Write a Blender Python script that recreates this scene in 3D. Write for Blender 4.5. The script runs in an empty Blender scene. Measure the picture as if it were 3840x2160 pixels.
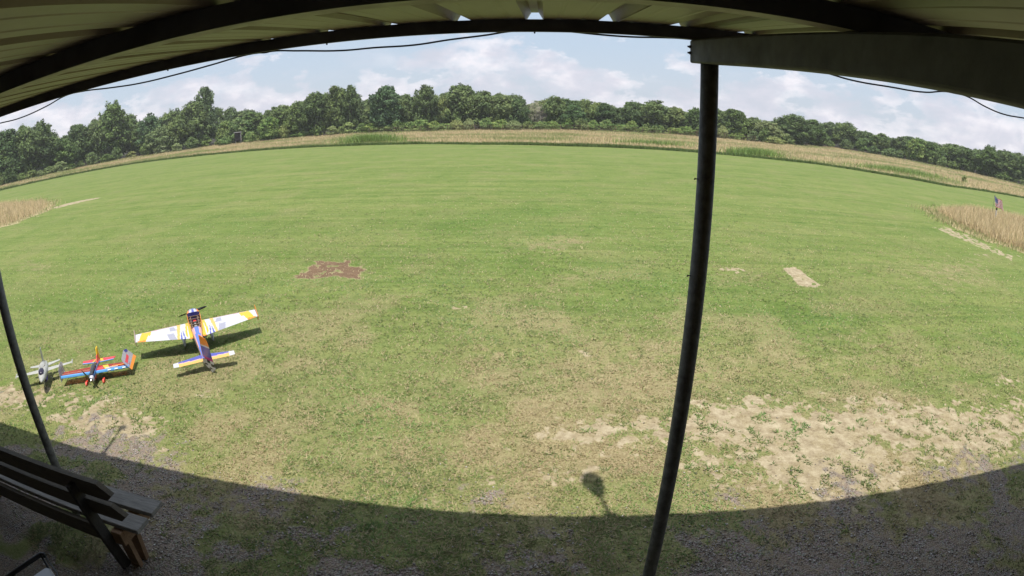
import bpy, math, random
import numpy as np
from mathutils import Vector, Matrix

random.seed(5)
RNG = np.random.default_rng(11)
S = bpy.context.scene
COL = S.collection

# ------------------------------------------------------------------ camera
cam_d = bpy.data.cameras.new("camera")
cam = bpy.data.objects.new("camera", cam_d)
COL.objects.link(cam)
cam_d.type = 'PANO'                       # wide security lens, almost equidistant
def cset(name, val):
    for tgt in (cam_d, getattr(cam_d, "cycles", None)):
        if tgt is not None and hasattr(tgt, name):
            try:
                setattr(tgt, name, val); return
            except Exception:
                pass
cset("panorama_type", 'FISHEYE_LENS_POLYNOMIAL')
cset("fisheye_fov", math.radians(180))
cset("fisheye_polynomial_k0", 0.0)
cset("fisheye_polynomial_k1", -5.11455784e-02)
cset("fisheye_polynomial_k2", -4.73356869e-06)
cset("fisheye_polynomial_k3", -2.22409575e-06)
cset("fisheye_polynomial_k4", -3.10125517e-08)
cam_d.sensor_width = 36.0
cam_d.clip_start = 0.02
cam_d.clip_end = 3000
CAMZ = 2.75
cam.matrix_world = Matrix((
    (0.998160718, -0.0184944371, 0.0577333178, 0.0),
    (0.0606213728, 0.312024014, -0.948138209, 0.0),
    (-0.000478899109, 0.949894189, 0.312571272, CAMZ),
    (0, 0, 0, 1)))
S.camera = cam

# ------------------------------------------------------------------ sky, sun, exposure
SUN_DIR = Vector((0.05, -0.20, 1.0)).normalized()
SUN_EL = math.asin(SUN_DIR.z)
world = bpy.data.worlds.new("World")
S.world = world
world.use_nodes = True
nt = world.node_tree
nt.nodes.clear()
def wn(t, **kw):
    n = nt.nodes.new(t)
    for k, v in kw.items():
        setattr(n, k, v)
    return n
w_out = wn("ShaderNodeOutputWorld")
w_bg = wn("ShaderNodeBackground")
sky = wn("ShaderNodeTexSky", sky_type='NISHITA', sun_disc=False)
sky.sun_elevation = SUN_EL
sky.sun_rotation = math.atan2(SUN_DIR.x, SUN_DIR.y)
sky.air_density = 1.0; sky.dust_density = 3.0; sky.ozone_density = 1.5
tc = wn("ShaderNodeTexCoord")
sep = wn("ShaderNodeSeparateXYZ")
nt.links.new(tc.outputs["Generated"], sep.inputs[0])
def wmath(op, a, b=None, clamp=False):
    n = wn("ShaderNodeMath", operation=op, use_clamp=clamp)
    for i, v in enumerate((a, b)):
        if v is None: continue
        if isinstance(v, (int, float)): n.inputs[i].default_value = v
        else: nt.links.new(v, n.inputs[i])
    return n.outputs[0]
zc = wmath('MAXIMUM', sep.outputs[2], 0.0)
den = wmath('ADD', zc, 0.16)
ux = wmath('DIVIDE', sep.outputs[0], den)
uy = wmath('DIVIDE', sep.outputs[1], den)
comb = wn("ShaderNodeCombineXYZ")
nt.links.new(ux, comb.inputs[0]); nt.links.new(uy, comb.inputs[1])
def wnoise(vec, scale, detail, rough, off, dist=0.0):
    m = wn("ShaderNodeMapping"); m.inputs["Location"].default_value = off
    nt.links.new(vec, m.inputs["Vector"])
    n = wn("ShaderNodeTexNoise"); n.inputs["Scale"].default_value = scale
    n.inputs["Detail"].default_value = detail; n.inputs["Roughness"].default_value = rough
    n.inputs["Distortion"].default_value = dist
    nt.links.new(m.outputs[0], n.inputs["Vector"])
    return n.outputs["Fac"]
# high flat layer (plane projected) and billowy heaps standing low over the wood (direction space)
flat = wnoise(comb.outputs[0], 0.75, 8, 0.55, (3.1, 1.7, 0.4), 0.3)
dm = wn("ShaderNodeMapping"); dm.inputs["Scale"].default_value = (1.0, 1.0, 2.1)
nt.links.new(tc.outputs["Generated"], dm.inputs["Vector"])
heap = wnoise(dm.outputs[0], 6.5, 10, 0.58, (0.33, 0.2, 5.1), 0.15)
heap2 = wnoise(dm.outputs[0], 24.0, 7, 0.6, (1.1, 0.6, 2.0), 0.3)
lowb = wmath('SUBTRACT', 0.105, zc)                      # more heaps near the horizon
lowb = wmath('MULTIPLY', lowb, 2.0)
h1 = wmath('ADD', heap, lowb)
h1 = wmath('ADD', h1, wmath('MULTIPLY', wmath('SUBTRACT', heap2, 0.5), 0.30))
def wramp(fac, stops):
    r = wn("ShaderNodeValToRGB")
    e = r.color_ramp.elements
    while len(e) < len(stops): e.new(0.5)
    for el, (p, c) in zip(e, stops):
        el.position = p; el.color = (*c, 1)
    nt.links.new(fac, r.inputs[0])
    return r.outputs[0]
hm = wramp(h1, [(0.515, (0, 0, 0)), (0.56, (.5, .5, .5)), (0.67, (.95, .95, .95))])
fm = wramp(flat, [(0.53, (0, 0, 0)), (0.66, (.30, .30, .30)), (0.80, (.6, .6, .6))])
mx = wn("ShaderNodeMath", operation='MAXIMUM')
nt.links.new(hm, mx.inputs[0]); nt.links.new(fm, mx.inputs[1])
# cloud body colour: light tops, greyer bellies
shade = wnoise(dm.outputs[0], 11.0, 6, 0.55, (0.36, 0.2, 5.16), 0.2)
ccol = wramp(shade, [(0.36, (4.5, 4.7, 5.4)), (0.48, (5.2, 5.2, 5.85)), (0.60, (6.7, 6.5, 6.9))])
base = wramp(zc, [(0.0, (4.7, 5.2, 5.9)), (0.12, (3.95, 4.8, 5.85)), (0.30, (3.6, 4.6, 5.9)), (0.55, (3.9, 4.7, 5.9)), (0.8, (4.3, 4.9, 5.8)), (1.0, (4.7, 5.1, 5.8))])  # stops towards the zenith lift the unseen upper sky to fill shade
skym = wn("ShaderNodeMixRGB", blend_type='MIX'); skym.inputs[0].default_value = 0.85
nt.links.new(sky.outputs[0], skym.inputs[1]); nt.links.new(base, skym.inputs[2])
cm = wn("ShaderNodeMixRGB", blend_type='MIX')
nt.links.new(mx.outputs[0], cm.inputs[0]); nt.links.new(skym.outputs[0], cm.inputs[1]); nt.links.new(ccol, cm.inputs[2])
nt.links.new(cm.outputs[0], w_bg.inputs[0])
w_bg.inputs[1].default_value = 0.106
nt.links.new(w_bg.outputs[0], w_out.inputs[0])

sun_d = bpy.data.lights.new("sun", 'SUN')
sun = bpy.data.objects.new("sun", sun_d)
COL.objects.link(sun)
sun_d.energy = 3.4
sun_d.angle = math.radians(0.55)
sun_d.color = (1.0, 0.955, 0.88)
sun.rotation_euler = SUN_DIR.to_track_quat('Z', 'Y').to_euler()
sun.location = (0, -4, 20)

S.view_settings.view_transform = 'Standard'
S.view_settings.look = 'None'
S.view_settings.gamma = 1
S.view_settings.exposure = 0.5
S.cycles.max_bounces = 6
S.cycles.transparent_max_bounces = 8
S.cycles.use_denoising = True

# ------------------------------------------------------------------ helpers
def tag(o, label=None, cat=None, group=None, kind=None):
    if label: o["label"] = label
    if cat: o["category"] = cat
    if group: o["group"] = group
    if kind: o["kind"] = kind
    return o
def empty(name, loc=(0, 0, 0), rot=(0, 0, 0), **kw):
    o = bpy.data.objects.new(name, None)
    o.empty_display_size = 0.1
    COL.objects.link(o); o.location = loc; o.rotation_euler = rot
    return tag(o, **kw)
def mesh_obj(name, verts, faces, mats, parent=None, smooth=False, mi=None):
    me = bpy.data.meshes.new(name)
    me.from_pydata([tuple(v) for v in verts], [], faces)
    if not isinstance(mats, (list, tuple)): mats = [mats]
    for m in mats: me.materials.append(m)
    if mi is not None: me.polygons.foreach_set("material_index", mi)
    if smooth: me.polygons.foreach_set("use_smooth", [True] * len(me.polygons))
    me.update()
    o = bpy.data.objects.new(name, me)
    COL.objects.link(o)
    if parent: o.parent = parent
    return o
class MB:
    """collects shapes and links them as one mesh object"""
    def __init__(s): s.v = []; s.f = []; s.m = []
    def add(s, v, f, m=0):
        b = len(s.v); s.v += [Vector(p) for p in v]; s.f += [tuple(b + i for i in q) for q in f]; s.m += [m] * len(f)
    def box(s, a, b, m=0, bev=0.0):
        (x0, y0, z0), (x1, y1, z1) = a, b
        if bev <= 0:
            s.add([(x0, y0, z0), (x1, y0, z0), (x1, y1, z0), (x0, y1, z0), (x0, y0, z1), (x1, y0, z1), (x1, y1, z1), (x0, y1, z1)],
                  [(0, 3, 2, 1), (4, 5, 6, 7), (0, 1, 5, 4), (1, 2, 6, 5), (2, 3, 7, 6), (3, 0, 4, 7)], m)
            return
        # chamfered along every edge
        v = []; idx = {}
        for ix, X in enumerate((x0, x1)):
            for iy, Y in enumerate((y0, y1)):
                for iz, Z in enumerate((z0, z1)):
                    sx = bev if ix == 0 else -bev; sy = bev if iy == 0 else -bev; sz = bev if iz == 0 else -bev
                    idx[ix, iy, iz] = len(v)
                    v += [(X, Y + sy, Z + sz), (X + sx, Y, Z + sz), (X + sx, Y + sy, Z)]
        I = idx; f = []
        for ix in (0, 1):
            q = [I[ix, 0, 0], I[ix, 1, 0], I[ix, 1, 1], I[ix, 0, 1]]; f.append(q if ix else q[::-1])
        for iy in (0, 1):
            q = [I[0, iy, 0] + 1, I[1, iy, 0] + 1, I[1, iy, 1] + 1, I[0, iy, 1] + 1]; f.append(q if not iy else q[::-1])
        for iz in (0, 1):
            q = [I[0, 0, iz] + 2, I[1, 0, iz] + 2, I[1, 1, iz] + 2, I[0, 1, iz] + 2]; f.append(q if iz else q[::-1])
        for iy in (0, 1):
            for iz in (0, 1):
                f.append([I[0, iy, iz] + 1, I[1, iy, iz] + 1, I[1, iy, iz] + 2, I[0, iy, iz] + 2])
        for ix in (0, 1):
            for iz in (0, 1):
                f.append([I[ix, 0, iz], I[ix, 1, iz], I[ix, 1, iz] + 2, I[ix, 0, iz] + 2])
            for iy in (0, 1):
                f.append([I[ix, iy, 0], I[ix, iy, 1], I[ix, iy, 1] + 1, I[ix, iy, 0] + 1])
            for iy in (0, 1):
                for iz in (0, 1):
                    b = I[ix, iy, iz]; f.append([b, b + 1, b + 2])
        s.add(v, f, m)
    def tube(s, pts, r, n=8, m=0, caps=True):
        pts = [Vector(p) for p in pts]
        rs = r if isinstance(r, (list, tuple)) else [r] * len(pts)
        rings = []; v = []
        up = Vector((0, 0, 1))
        for i, p in enumerate(pts):
            d = (pts[min(i + 1, len(pts) - 1)] - pts[max(i - 1, 0)]).normalized()
            if abs(d.dot(up)) > .95: a = d.cross(Vector((1, 0, 0))).normalized()
            else: a = d.cross(up).normalized()
            b = d.cross(a).normalized()
            rings.append(len(v))
            for k in range(n):
                t = 2 * math.pi * k / n
                v.append(p + a * (math.cos(t) * rs[i]) + b * (math.sin(t) * rs[i]))
        f = []
        for i in range(len(pts) - 1):
            for k in range(n):
                f.append((rings[i] + k, rings[i] + (k + 1) % n, rings[i + 1] + (k + 1) % n, rings[i + 1] + k))
        if caps:
            f.append(tuple(range(n))[::-1]); f.append(tuple(rings[-1] + k for k in range(n)))
        s.add(v, f, m)
    def loft(s, rings, m=0, caps=True, mf=None):
        n = len(rings[0]); v = [p for r in rings for p in r]; 
        b = len(s.v); s.v += [Vector(p) for p in v]
        for i in range(len(rings) - 1):
            for k in range(n):
                s.f.append((b + i * n + k, b + i * n + (k + 1) % n, b + (i + 1) * n + (k + 1) % n, b + (i + 1) * n + k))
                s.m.append(mf(i, k) if mf else m)
        if caps:
            s.f.append(tuple(b + k for k in range(n))[::-1]); s.m.append(m)
            s.f.append(tuple(b + (len(rings) - 1) * n + k for k in range(n))); s.m.append(m)
    def prism(s, poly, axis, a, b, m=0, sidem=None):
        """poly in the two other axes, extruded along axis between a and b"""
        def P(u, v, w):
            return {'x': (w, u, v), 'y': (u, w, v), 'z': (u, v, w)}[axis]
        n = len(poly)
        v = [P(u, w, a) for u, w in poly] + [P(u, w, b) for u, w in poly]
        s.add(v, [tuple(range(n))[::-1], tuple(range(n, 2 * n))], m)
        bb = len(s.v) - 2 * n
        for k in range(n):
            s.f.append((bb + k, bb + (k + 1) % n, bb + n + (k + 1) % n, bb + n + k)); s.m.append(m if sidem is None else sidem)
    def build(s, name, mats, parent=None, smooth=False):
        o = mesh_obj(name, s.v, s.f, mats, parent, smooth, s.m)
        import bmesh
        bm = bmesh.new(); bm.from_mesh(o.data)
        bmesh.ops.recalc_face_normals(bm, faces=bm.faces)
        bm.to_mesh(o.data); bm.free()
        return o

def new_mat(name):
    m = bpy.data.materials.new(name); m.use_nodes = True
    n = m.node_tree; n.nodes.clear()
    out = n.nodes.new("ShaderNodeOutputMaterial")
    bs = n.nodes.new("ShaderNodeBsdfPrincipled")
    n.links.new(bs.outputs[0], out.inputs[0])
    return m, n, bs
class NG:
    def __init__(s, n): s.n = n
    def node(s, t, **kw):
        x = s.n.nodes.new(t)
        for k, v in kw.items(): setattr(x, k, v)
        return x
    def lk(s, a, b): s.n.links.new(a, b)
    def m(s, op, a, b=None, clamp=False):
        x = s.node("ShaderNodeMath", operation=op, use_clamp=clamp)
        for i, v in enumerate((a, b)):
            if v is None: continue
            if isinstance(v, (int, float)): x.inputs[i].default_value = v
            else: s.lk(v, x.inputs[i])
        return x.outputs[0]
    def noise(s, scale, detail=4, rough=.55, vscale=(1, 1, 1), coord="Object", off=(0, 0, 0), dist=0, rot=(0, 0, 0), vec=None):
        if vec is None:
            t = s.node("ShaderNodeTexCoord"); vec = t.outputs[coord]
        mp = s.node("ShaderNodeMapping"); mp.inputs["Scale"].default_value = vscale; mp.inputs["Location"].default_value = off
        mp.inputs["Rotation"].default_value = rot
        s.lk(vec, mp.inputs["Vector"])
        x = s.node("ShaderNodeTexNoise"); x.inputs["Scale"].default_value = scale; x.inputs["Detail"].default_value = detail
        x.inputs["Roughness"].default_value = rough; x.inputs["Distortion"].default_value = dist
        s.lk(mp.outputs[0], x.inputs["Vector"]); return x.outputs["Fac"]
    def ramp(s, fac, stops, interp='LINEAR'):
        r = s.node("ShaderNodeValToRGB"); r.color_ramp.interpolation = interp
        e = r.color_ramp.elements
        while len(e) < len(stops): e.new(.5)
        for el, (p, c) in zip(e, stops):
            el.position = p; el.color = (*c, 1) if len(c) == 3 else c
        s.lk(fac, r.inputs[0]); return r.outputs[0]
    def mix(s, fac, a, b, mode='MIX'):
        x = s.node("ShaderNodeMixRGB", blend_type=mode)
        for i, v in enumerate((fac, a, b)):
            if isinstance(v, (int, float)): x.inputs[i].default_value = v
            elif isinstance(v, tuple): x.inputs[i].default_value = (*v, 1)
            else: s.lk(v, x.inputs[i])
        return x.outputs[0]
    def bump(s, h, strength=.3, dist=.01):
        b = s.node("ShaderNodeBump"); b.inputs["Strength"].default_value = strength; b.inputs["Distance"].default_value = dist
        s.lk(h, b.inputs["Height"]); return b.outputs[0]
def paint(name, col, rough=.5, var=.12, nscale=12, metal=0.0, bump=.0, spec=None, coat=0):
    m, n, bs = new_mat(name); g = NG(n)
    f = g.noise(nscale, 6, .6)
    d = tuple(max(0, c * (1 - var)) for c in col); l = tuple(min(1, c * (1 + var)) for c in col)
    g.lk(g.ramp(f, [(.3, d), (.7, l)]), bs.inputs["Base Color"])
    r = g.ramp(g.noise(nscale * 2.3, 3, .6, off=(3, 1, 2)), [(.3, (max(rough - .1, .03),) * 3), (.7, (min(rough + .1, 1),) * 3)])
    g.lk(r, bs.inputs["Roughness"])
    bs.inputs["Metallic"].default_value = metal
    if spec is not None: bs.inputs["Specular IOR Level"].default_value = spec
    if coat: bs.inputs["Coat Weight"].default_value = coat
    if bump: g.lk(g.bump(g.noise(nscale * 6, 3), bump), bs.inputs["Normal"])
    return m

# fast value noise used for the layout of bare, dry and green ground
def vnoise(x, y, seed=0):
    xi = np.floor(x).astype(np.int64); yi = np.floor(y).astype(np.int64)
    fx = x - xi; fy = y - yi
    fx = fx * fx * (3 - 2 * fx); fy = fy * fy * (3 - 2 * fy)
    def h(a, b):
        n = (a * 374761393 + b * 668265263 + seed * 974634777) & 0xFFFFFFFF
        n = ((n ^ (n >> 13)) * 1274126177) & 0xFFFFFFFF
        n = n ^ (n >> 16)
        return (n & 0xFFFFFF) / float(0xFFFFFF)
    return (h(xi, yi) * (1 - fx) + h(xi + 1, yi) * fx) * (1 - fy) + (h(xi, yi + 1) * (1 - fx) + h(xi + 1, yi + 1) * fx) * fy
def fbm(x, y, scale, octv=4, seed=0, rough=.55):
    s = 0; a = 1; t = 0
    for i in range(octv):
        s = s + a * vnoise(x * scale + 17.3 * i, y * scale - 9.1 * i, seed + i); t += a; a *= rough; scale *= 2.03
    return s / t
def sstep(a, b, x):
    t = np.clip((x - a) / (b - a), 0, 1); return t * t * (3 - 2 * t)

# ------------------------------------------------------------------ layout of the field (metres; x along the eaves, y away)
# centre x, y, two half axes, weight
BARE=[ (2.43, 3.99, 1.21, -0.14, -0.24, -0.6, 1.0),(3.82, 4.23, 1.77, -0.27, -0.29, -0.47, 0.75),(2.48, 3.4, 0.7, -0.11, -0.15, -0.33, 1.0),(1.9, 4.39, 0.74, -0.05, -0.11, -0.36, 0.7),(4.45, 3.72, 0.9, -0.19, -0.34, -0.42, 0.9),(1.42, 3.7, 0.32, -0.02, -0.04, -0.17, 0.6),(0.22, 4.21, 0.57, 0.02, -0.01, -0.26, 0.6),(0.88, 4.32, 0.41, -0.01, -0.03, -0.21, 0.7),(-0.5, 3.51, 0.79, 0.07, 0.02, -0.18, 0.18),(-0.02, 3.6, 0.64, 0.03, 0.0, -0.16, 0.2),(-2.18, 3.36, 0.71, 0.16, 0.07, -0.16, 0.1),(-4.59, 3.73, 0.7, 0.2, 0.26, -0.29, 0.95),(-6.27, 3.69, 0.8, 0.24, 0.35, -0.29, 0.7),(-5.65, 3.86, 0.79, 0.23, 0.18, -0.16, 0.5),(-4.09, 3.61, 0.39, 0.11, 0.11, -0.13, 0.6),(-3.59, 3.33, 0.26, 0.08, 0.06, -0.08, 0.5),(3.63, 9.73, 0.24, 0.02, -0.08, -0.25, 0.9),(3.92, 6.32, 0.29, -0.01, -0.06, -0.12, 0.7),(14.09, 15.01, 1.1, 0.29, -0.4, -0.45, 0.8),(14.24, 12.51, 1.88, 0.34, -0.6, -0.56, 0.7),(-28.17, 19.06, 6.46, -1.64, 1.04, -0.74, 0.6),(0.49, 5.93, 0.28, 0.01, -0.01, -0.11, 0.35),(-3.61, 4.47, 0.35, 0.07, 0.07, -0.12, 0.3),(5.93, 4.83, 0.7, -0.1, -0.2, -0.21, 0.5),(5.82, 4.1, 0.44, -0.09, -0.53, -0.52, 0.7),(-1.16, 7.47, 0.23, 0.02, 0.02, -0.13, 0.3) ]
BROWN=[ (-3.81, 9.15, 0.59, 0.02, 0.23, -0.6, .55),(-3.24, 8.96, 0.37, 0.02, 0.11, -0.33, 0.4),(0.41, 8.92, 0.34, 0.02, -0.01, -0.27, 0.5),(-0.25, 11.14, 0.98, 0.07, 0.03, -1.03, 0.35),(-2.82, 12.14, 0.75, 0.01, 0.18, -0.82, 0.3),(1.19, 5.59, 1.53, 0.01, -0.18, -1.13, 0.6),(3.68, 6.18, 1.25, -0.05, -0.38, -0.78, 0.35),(0.97, 4.9, 0.83, -0.0, -0.07, -0.5, 0.55),(9.86, 10.11, 2.41, 0.25, -1.55, -1.76, 0.5),(5.15, 5.7, 1.47, -0.12, -0.54, -0.74, 0.35),(-0.55, 6.01, 1.24, 0.08, 0.06, -0.69, 0.3),(-3.42, 4.52, 0.49, 0.1, 0.15, -0.25, 0.4),(-13.41, 9.45, 1.29, -0.02, 0.89, -0.68, 0.5),(3.53, 9.41, 0.74, 0.06, -0.26, -0.78, 0.4),(-0.91, 7.03, 0.87, 0.06, 0.07, -0.6, 0.2),(0.59, 11.53, 0.85, 0.07, -0.03, -0.73, 0.35),(8.2, 11.48, 0.86, 0.14, -0.55, -0.83, 0.3),(-5.89, 4.02, 1.38, 0.38, 0.38, -0.35, 0.5),(0.15, 4.21, 0.9, 0.03, -0.0, -0.4, 0.5),(-2.25, 25.55, 1.1, 0.02, 0.12, -1.38, 0.25),(1.96, 12.04, 0.74, 0.09, -0.09, -0.6, 0.3) ]
GREEN=[ (-2.14, 13.07, 1.17, 0.02, 0.22, -1.41, 0.6),(-7.34, 9.1, 4.23, 0.15, 2.31, -3.32, 0.3),(0.07, 7.74, 0.76, 0.04, -0.0, -0.7, 0.5),(-2.87, 4.19, 1.13, 0.23, 0.23, -0.44, 0.4),(-1.21, 4.78, 0.81, 0.09, 0.1, -0.49, 0.4),(3.28, 7.56, 1.37, 0.03, -0.39, -1.06, 0.4),(-0.66, 9.86, 0.59, 0.03, 0.04, -0.55, 0.4),(-8.24, 9.4, 0.74, 0.0, 0.35, -0.43, 0.5),(-8.56, 7.5, 1.42, 0.11, 0.56, -0.56, 0.4),(0.95, 16.3, 2.37, 0.31, -0.15, -2.83, 0.4) ]
MOW= [(-65.29, 42.58), (-57.48, 48.76), (-49.3, 53.5), (-38.19, 53.16), (-19.15, 50.06), (-5.96, 46.01), (1.63, 44.58), (10.94, 43.87), (13.49, 43.04), (18.54, 41.89), (21.8, 41.47), (26.64, 38.44), (31.8, 35.61), (44.02, 36.89)]
TREES= [(-79.25, 51.78), (-73.39, 59.94), (-72.56, 65.88), (-68.67, 74.12), (-56.77, 72.84), (-55.35, 81.99), (-49.16, 79.82), (-31.18, 81.68), (-15.92, 81.2), (-4.81, 79.15), (7.48, 83.51), (20.42, 82.26), (25.54, 81.86), (33.41, 76.87), (51.22, 92.37), (59.95, 82.69), (66.29, 74.63), (75.25, 63.42)]
TREELINE = [(-160, 10), (-98, 30)] + TREES + [(90, 50), (120, 20), (150, -20)]
MOWLINE = [(-140, -20), (-78, 33)] + MOW + [(60, 34), (90, 25), (140, -10)]
STRAW_L = [(-24.3, 16.6), (-24.9, 19.0), (-26.7, 21.6), (-30.3, 24.0), (-41.8, 27.1), (-60, 24), (-60, 10), (-30, 12)]
STRAW_R = [(17.0, 20.6), (15.5, 16.9), (15.3, 14.4), (15.9, 12.6), (18, 9), (30, 8), (34, 18), (26, 21.2), (21.5, 22.4)]

def blobs(L, x, y):
    s = np.zeros_like(x)
    for cx, cy, ax, ay, bx, by, w in L:
        det = ax * by - bx * ay
        dx = x - cx; dy = y - cy
        u = (dx * by - dy * bx) / det; v = (dy * ax - dx * ay) / det
        q = u * u + v * v
        s = s + w * np.exp(-q * 0.9)
    return s
def inpoly(poly, x, y):
    r = np.zeros(x.shape, bool); n = len(poly)
    for i in range(n):
        x0, y0 = poly[i]; x1, y1 = poly[(i + 1) % n]
        c = (y0 > y) != (y1 > y)
        xx = (x1 - x0) * (y - y0) / ((y1 - y0) if y1 != y0 else 1e-9) + x0
        r ^= c & (x < xx)
    return r
def angdist(line):
    a = np.array([math.atan2(px, py) for px, py in line]); d = np.array([math.hypot(px, py) for px, py in line])
    o = np.argsort(a); return a[o], d[o]
PATCHES = [[(4.71, 9.89), (5.09, 10.04), (5.04, 8.82), (4.88, 8.72), (4.58, 8.79)], [(-26.09, 20.75), (-25.78, 22.05), (-24.87, 22.77), (-23.76, 22.84), (-23.72, 22.25), (-24.4, 21.49), (-25.08, 20.15)],
           [(13.9, 16.15), (14.84, 16.37), (14.79, 14.62), (14.73, 13.45), (14.22, 12.05), (13.85, 11.73), (13.75, 13.54), (13.84, 15.35)]]
REDPATCH = [(-4.45, 9.03), (-4.51, 9.85), (-3.75, 9.86), (-3.36, 9.33), (-3.07, 8.61), (-3.56, 8.7), (-4.27, 8.72)]
MA, MD = angdist(MOWLINE); TA, TD = angdist(TREELINE)
def zones(x, y):
    """bare soil, brown thatch, gravel, lush green, standing hay, woods floor"""
    r = np.hypot(x, y); a = np.arctan2(x, y)
    md = np.interp(a, MA, MD); td = np.interp(a, TA, TD)
    md = md + (fbm(x, y, .25, 3, 50) - .5) * 1.2
    hay = sstep(.5, 1.0, r - md) * (y > -5)
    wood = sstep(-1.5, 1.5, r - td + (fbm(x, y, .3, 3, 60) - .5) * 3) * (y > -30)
    jx = (fbm(x, y, 1.1, 3, 20) - .5) * 1.0; jy = (fbm(x, y, 1.1, 3, 21) - .5) * 1.0
    straw = np.maximum(inpoly(STRAW_L, x + jx, y + jy), inpoly(STRAW_R, x + jx, y + jy)).astype(float)
    near = np.clip(1.6 - r / 18, .35, 1)
    n1 = fbm(x, y, 2.6, 5, 1, .62); n2 = fbm(x, y, 7.5, 4, 7, .6); n3 = fbm(x, y, .8, 3, 3)
    wx = x + (n1 - .5) * .35 * near; wy = y + (n3 - .5) * .3
    b = blobs(BARE, wx, wy)
    n4 = fbm(x, y, 17, 3, 14, .6)
    gate = sstep(.02, .30, b)
    bare = sstep(.26, .98, b * .84 + gate * ((n1 - .5) * 1.3 + (n2 - .5) * 1.7 * near + (n4 - .5) * 1.7 * near) - .04)
    pw = (fbm(x, y, 2.5, 3, 15) - .5) * .35
    for pg in PATCHES: bare = np.maximum(bare, inpoly(pg, x + pw * .4, y + pw * .4) * sstep(.22, .36, n2) * np.where(x > 10, .25 + .75 * sstep(.45, .55, n4), 1))
    pr_ = inpoly(REDPATCH, x + pw * 1.2, y + pw * 1.4) * sstep(.22, .40, n2)
    # scattered worn spots near the shelter
    worn = sstep(5.6, 3.1, y + np.abs(x) * .05) * sstep(.48, .72, n1 * .35 + n2 * .35 + n4 * .30) * .55 * (r < 14)
    bare = np.maximum(bare, worn)
    br = blobs(BROWN, wx, wy)
    brown = np.clip(sstep(.15, .95, br * .9 + (n2 - .5) * .9 + (n1 - .5) * .5), 0, 1)
    brown = np.maximum(brown, (.33 + .2 * sstep(-2.5, 1.5, x)) * sstep(8.5, 4.2, r) + .55 * sstep(.45, .68, fbm(x, y, 1.3, 4, 31)) * sstep(14, 5, r))
    brown = np.maximum(brown, pr_ * 1.35)
    grn = np.clip(blobs(GREEN, x, y) * .8 + (fbm(x, y, .35, 4, 33) - .45) * .9, 0, 1)
    # gravel: everything near and under the roof, breaking up into grass
    gn = fbm(x, y, 1.5, 4, 70, .6)
    ge = 2.86 + .15 * np.sin(x * 1.3) + (gn - .5) * 2.0 + .55 * sstep(-2.6, -4.2, x) + .28 * sstep(1.1, 2.4, x)
    grav = sstep(.75, -.75, y - ge + .15 * np.exp(-((x + .2) / 1.0) ** 2) + (n2 - .5) * 1.3 + (n4 - .5) * 1.2)
    grav = grav * (1 - .8 * sstep(.46, .64, fbm(x, y, 1.9, 4, 90)) * sstep(.5, 2, y))
    grav = grav * np.where(y > 3.75, .0, 1) 
    grav = np.where(y < 1.3, np.maximum(grav, .9), grav)
    return bare, brown, grav, grn, np.maximum(hay, straw), wood
def height(x, y):
    r = np.hypot(x, y)
    h = (fbm(x, y, .9, 4, 5) - .5) * .035 * sstep(60, 10, r) * sstep(.6, 2, r) + (fbm(x, y, 6, 3, 6) - .5) * .012 * sstep(14, 5, r)
    return h

# ------------------------------------------------------------------ ground sheet, one mesh out to the horizon
def build_ground():
    rr = [0.35]
    while rr[-1] < 900:
        q = 1.0062 if rr[-1] > 1.5 else 1.03
        if rr[-1] > 120: q = 1.05
        rr.append(rr[-1] * q)
    rr = np.array(rr)
    th = np.concatenate([np.linspace(-math.radians(72), math.radians(72), 620), np.radians(np.arange(76, 288, 4.0))])
    nT = len(th); nR = len(rr)
    R_, T_ = np.meshgrid(rr, th, indexing='ij')
    x = (R_ * np.sin(T_)).ravel(); y = (R_ * np.cos(T_)).ravel()
    z = height(x, y)
    co = np.empty((nR * nT + 1, 3)); co[:-1, 0] = x; co[:-1, 1] = y; co[:-1, 2] = z; co[-1] = (0, 0, 0)
    i = np.arange(nR - 1)[:, None] * nT; j = np.arange(nT)[None, :]; j2 = (j + 1) % nT
    quads = np.stack([i + j, i + nT + j, i + nT + j2, i + j2], -1).reshape(-1, 4)[:, ::-1]
    fan = np.stack([np.arange(nT), (np.arange(nT) + 1) % nT, np.full(nT, nR * nT)], 1)[:, ::-1]
    me = bpy.data.meshes.new("ground")
    me.vertices.add(len(co)); me.vertices.foreach_set("co", co.ravel())
    nl = quads.size + fan.size
    me.loops.add(nl)
    me.loops.foreach_set("vertex_index", np.concatenate([quads.ravel(), fan.ravel()]).astype(np.int32))
    nf = len(quads) + len(fan)
    me.polygons.add(nf)
    ls = np.concatenate([np.arange(len(quads)) * 4, quads.size + np.arange(len(fan)) * 3]).astype(np.int32)
    me.polygons.foreach_set("loop_start", ls)
    me.update(calc_edges=True)
    me.polygons.foreach_set("use_smooth", np.ones(nf, bool))
    Z = zones(co[:, 0], co[:, 1])
    for nm, (a, b, c) in (("zone_a", Z[:3]), ("zone_b", Z[3:])):
        at = me.color_attributes.new(nm, 'FLOAT_COLOR', 'POINT')
        col = np.ones((len(co), 4), np.float32); col[:, 0] = a; col[:, 1] = b; col[:, 2] = c
        at.data.foreach_set("color", col.ravel())
    me.materials.append(ground_mat())
    o = bpy.data.objects.new("ground", me); COL.objects.link(o)
    tag(o, "mown green field with worn sandy patches and gravel under the roof edge", kind="structure")

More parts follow.
